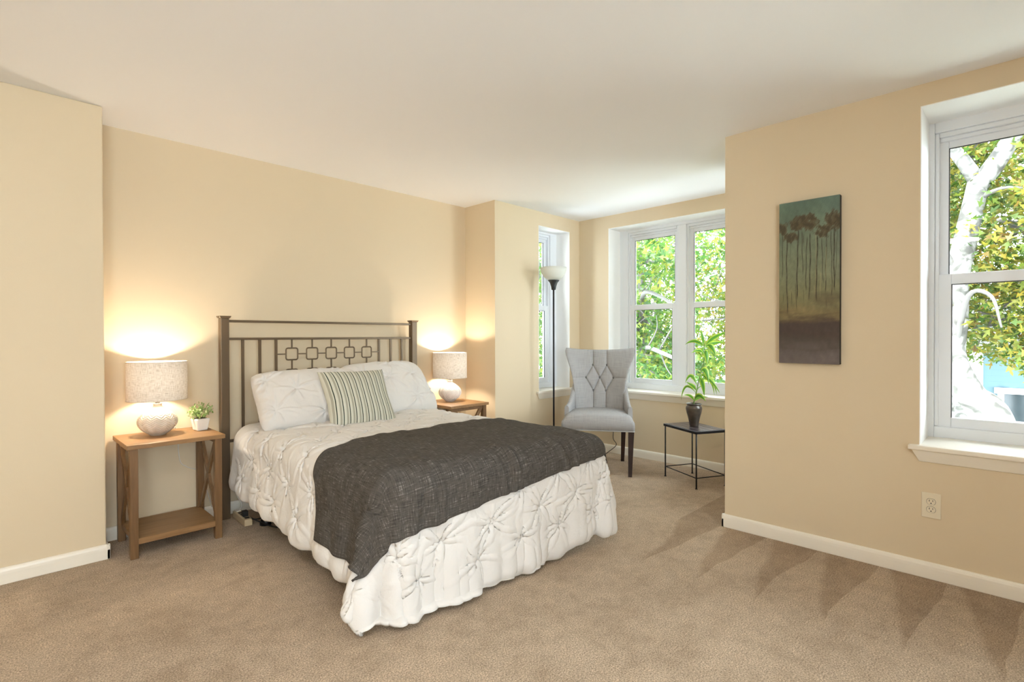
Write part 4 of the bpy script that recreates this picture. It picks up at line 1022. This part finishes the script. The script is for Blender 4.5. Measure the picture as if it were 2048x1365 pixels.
tree('maple_tree', (8.2, 4.6, G0),
     [([(8.2, 4.6, G0), (8.2, 4.65, -1), (8.15, 4.7, .6), (8.1, 4.8, 2.2), (8.1, 4.9, 4.5)], .16, .08), ([(8.15, 4.7, .4), (7.6, 4.35, .92), (7.0, 4.0, 1.03), (6.6, 3.55, .97), (6.5, 3.1, .82)], .045, .022),
      ([(8.1, 4.75, 1.2), (7.5, 4.4, 1.70), (7.0, 4.05, 1.86), (6.9, 3.75, 1.78), (6.8, 3.4, 1.58)], .040, .02)],
     [([(7.0, 4.05, 1.86), (6.9, 3.9, 2.0), (6.8, 3.85, 2.15)], .014), ([(7.0, 4.0, 1.03), (6.9, 3.8, 1.3), (6.8, 3.75, 1.5)], .014), ([(6.8, 3.7, 1.0), (6.7, 3.5, 1.25), (6.7, 3.35, 1.45)], .014), ([(6.8, 3.7, .98), (6.7, 3.5, .7), (6.7, 3.3, .55)], .012)],
     [((6.7, 3.85, 2.3), (.55, .5, .36), 150), ((7.6, 4.3, 1.5), (.7, .9, .5), 260), ((7.3, 3.7, .75), (.7, .8, .40), 330), ((8.3, 5.3, 1.4), (1.2, 1., 1.2), 500), ((8.3, 4.2, 2.7), (1., 1., .7), 300), ((7.3, 5.2, 1.0), (.9, .8, 1.2), 380)],
     'green maple tree outside the twin window behind the grey chair', 'leaf_green', .125, 2, 'twig')
tree('plane_tree', (9.5, 2.6, G0),
     [([(9.5, 2.6, G0), (9.5, 2.65, 0), (9.4, 2.7, 2), (9.4, 2.8, 5)], .17, .09), ([(9.5, 2.65, .6), (9.1, 3.0, 1.2), (8.8, 3.4, 1.4)], .05, .02), ([(9.4, 2.7, 1.2), (9., 2.2, 1.9), (8.7, 1.8, 2.2)], .05, .02)],
     [], [((9.1, 2.9, 1.6), (.9, 1.1, 1.), 520), ((9.3, 3.6, .5), (1., 1., .7), 420), ((9.0, 2.2, .4), (.9, .9, .7), 380), ((9.4, 2.6, 2.9), (1.2, 1.4, .8), 520), ((9.6, 4.2, 1.8), (1., 1., .9), 350)],
     'yellowing plane tree seen beyond the leafy vase plant', 'leaf', .115, 3)
tree('maple_tree', (7.4, 7.4, G0),
     [([(7.4, 7.4, G0), (7.4, 7.4, 0), (7.3, 7.3, 2.5), (7.3, 7.2, 5)], .15, .08)], [],
     [((6.9, 6.3, 2.5), (.8, .8, .9), 260), ((7.1, 6.5, .9), (.9, .9, .9), 330), ((7.8, 7.1, 1.8), (1.1, 1.1, 1.4), 400), ((6.9, 6.3, -.1), (.8, .7, .6), 200)],
     'green maple tree seen through the narrow window behind the torchiere lamp', 'leaf_green', .12, 4, 'twig')
tree('plane_tree', (12.0, .8, G0),
     [([(12., .8, G0), (12., .8, 0), (12., .9, 3), (12., 1., 6)], .2, .1)], [],
     [((11.6, .2, 2.9), (1.3, 1.4, 1.1), 560), ((11.8, 1.9, 1.6), (1.4, 1.5, 1.6), 700), ((11.8, .3, 4.2), (1.6, 1.6, .9), 500), ((11.6, -.6, 1.9), (1., 1., .7), 300), ((11.5, 3.4, 1.2), (1.2, 1.2, 1.5), 500)],
     'leafy plane tree farther off, between the white trunk and the blue house', 'leaf', .13, 5)
for q, (tx, ty, zc) in enumerate(((13.5, 4.2, 2.2), (14.5, 8.0, 2.0), (11.5, 9.6, 1.8), (13.2, -1.6, 4.6), (14.0, 1.6, 4.4))):
    t_ = tree('tree', (tx, ty, G0), [([(tx, ty, G0), (tx, ty, 0), (tx+.1, ty, 2), (tx, ty+.1, 5)], .2, .08)], [],
         [((tx-.3, ty-.6, zc-1.3), (1.5, 1.7, 1.2), 330), ((tx-.2, ty+.7, zc+.2), (1.6, 1.7, 1.3), 360), ((tx-.3, ty-.4, zc+1.9), (1.6, 1.9, 1.3), 360)] if q < 3 else
         [((tx-.2, ty+.3, zc), (1.6, 1.9, 1.5), 420), ((tx-.2, ty-.3, zc+1.6), (1.6, 1.9, 1.2), 300)],
         'distant leafy tree filling the background outside the windows', 'leaf' if q % 2 else 'leaf_green', .21, 20+q, 'twig')
    t_['group'] = 'distant trees outside the windows'
hs = thing('house', (15, -1.6, G0), 0, 'blue sided neighbouring house with a white framed window', 'house')
MB().box((0, -5, 0), (7, 2.30, 4.3)).build('siding', M['siding'], hs)
MB().hexa([(-.4, -5.3, 4.3), (7.4, -5.3, 4.3), (7.4, 2.55, 4.3), (-.4, 2.55, 4.3)], [(3.2, -5.3, 6.2), (3.8, -5.3, 6.2), (3.8, 2.55, 6.2), (3.2, 2.55, 6.2)]).build('roof', M['roofing'], hs)
wf = MB(); wy0, wy1, wz0, wz1 = .75, 1.95, 2.05, 3.50
wf.box((-.05, wy0, wz0), (.0, wy0+.1, wz1)).box((-.05, wy1-.1, wz0), (0, wy1, wz1)).box((-.06, wy0-.05, wz1-.12), (0, wy1+.05, wz1)).box((-.06, wy0-.05, wz0), (0, wy1+.05, wz0+.1)).box((-.04, wy0+.1, 2.74), (0, wy1-.1, 2.82))
wf_o = wf.build('window_trim', M['vinyl'], hs)
MB().box((-.02, wy0+.1, wz0+.1), (-.005, wy1-.1, wz1-.12)).build('pane', M['darkglass'], wf_o)
MB().box((-.09, 2.18, 0), (.03, 2.32, 4.3)).build('corner_board', M['vinyl'], hs)
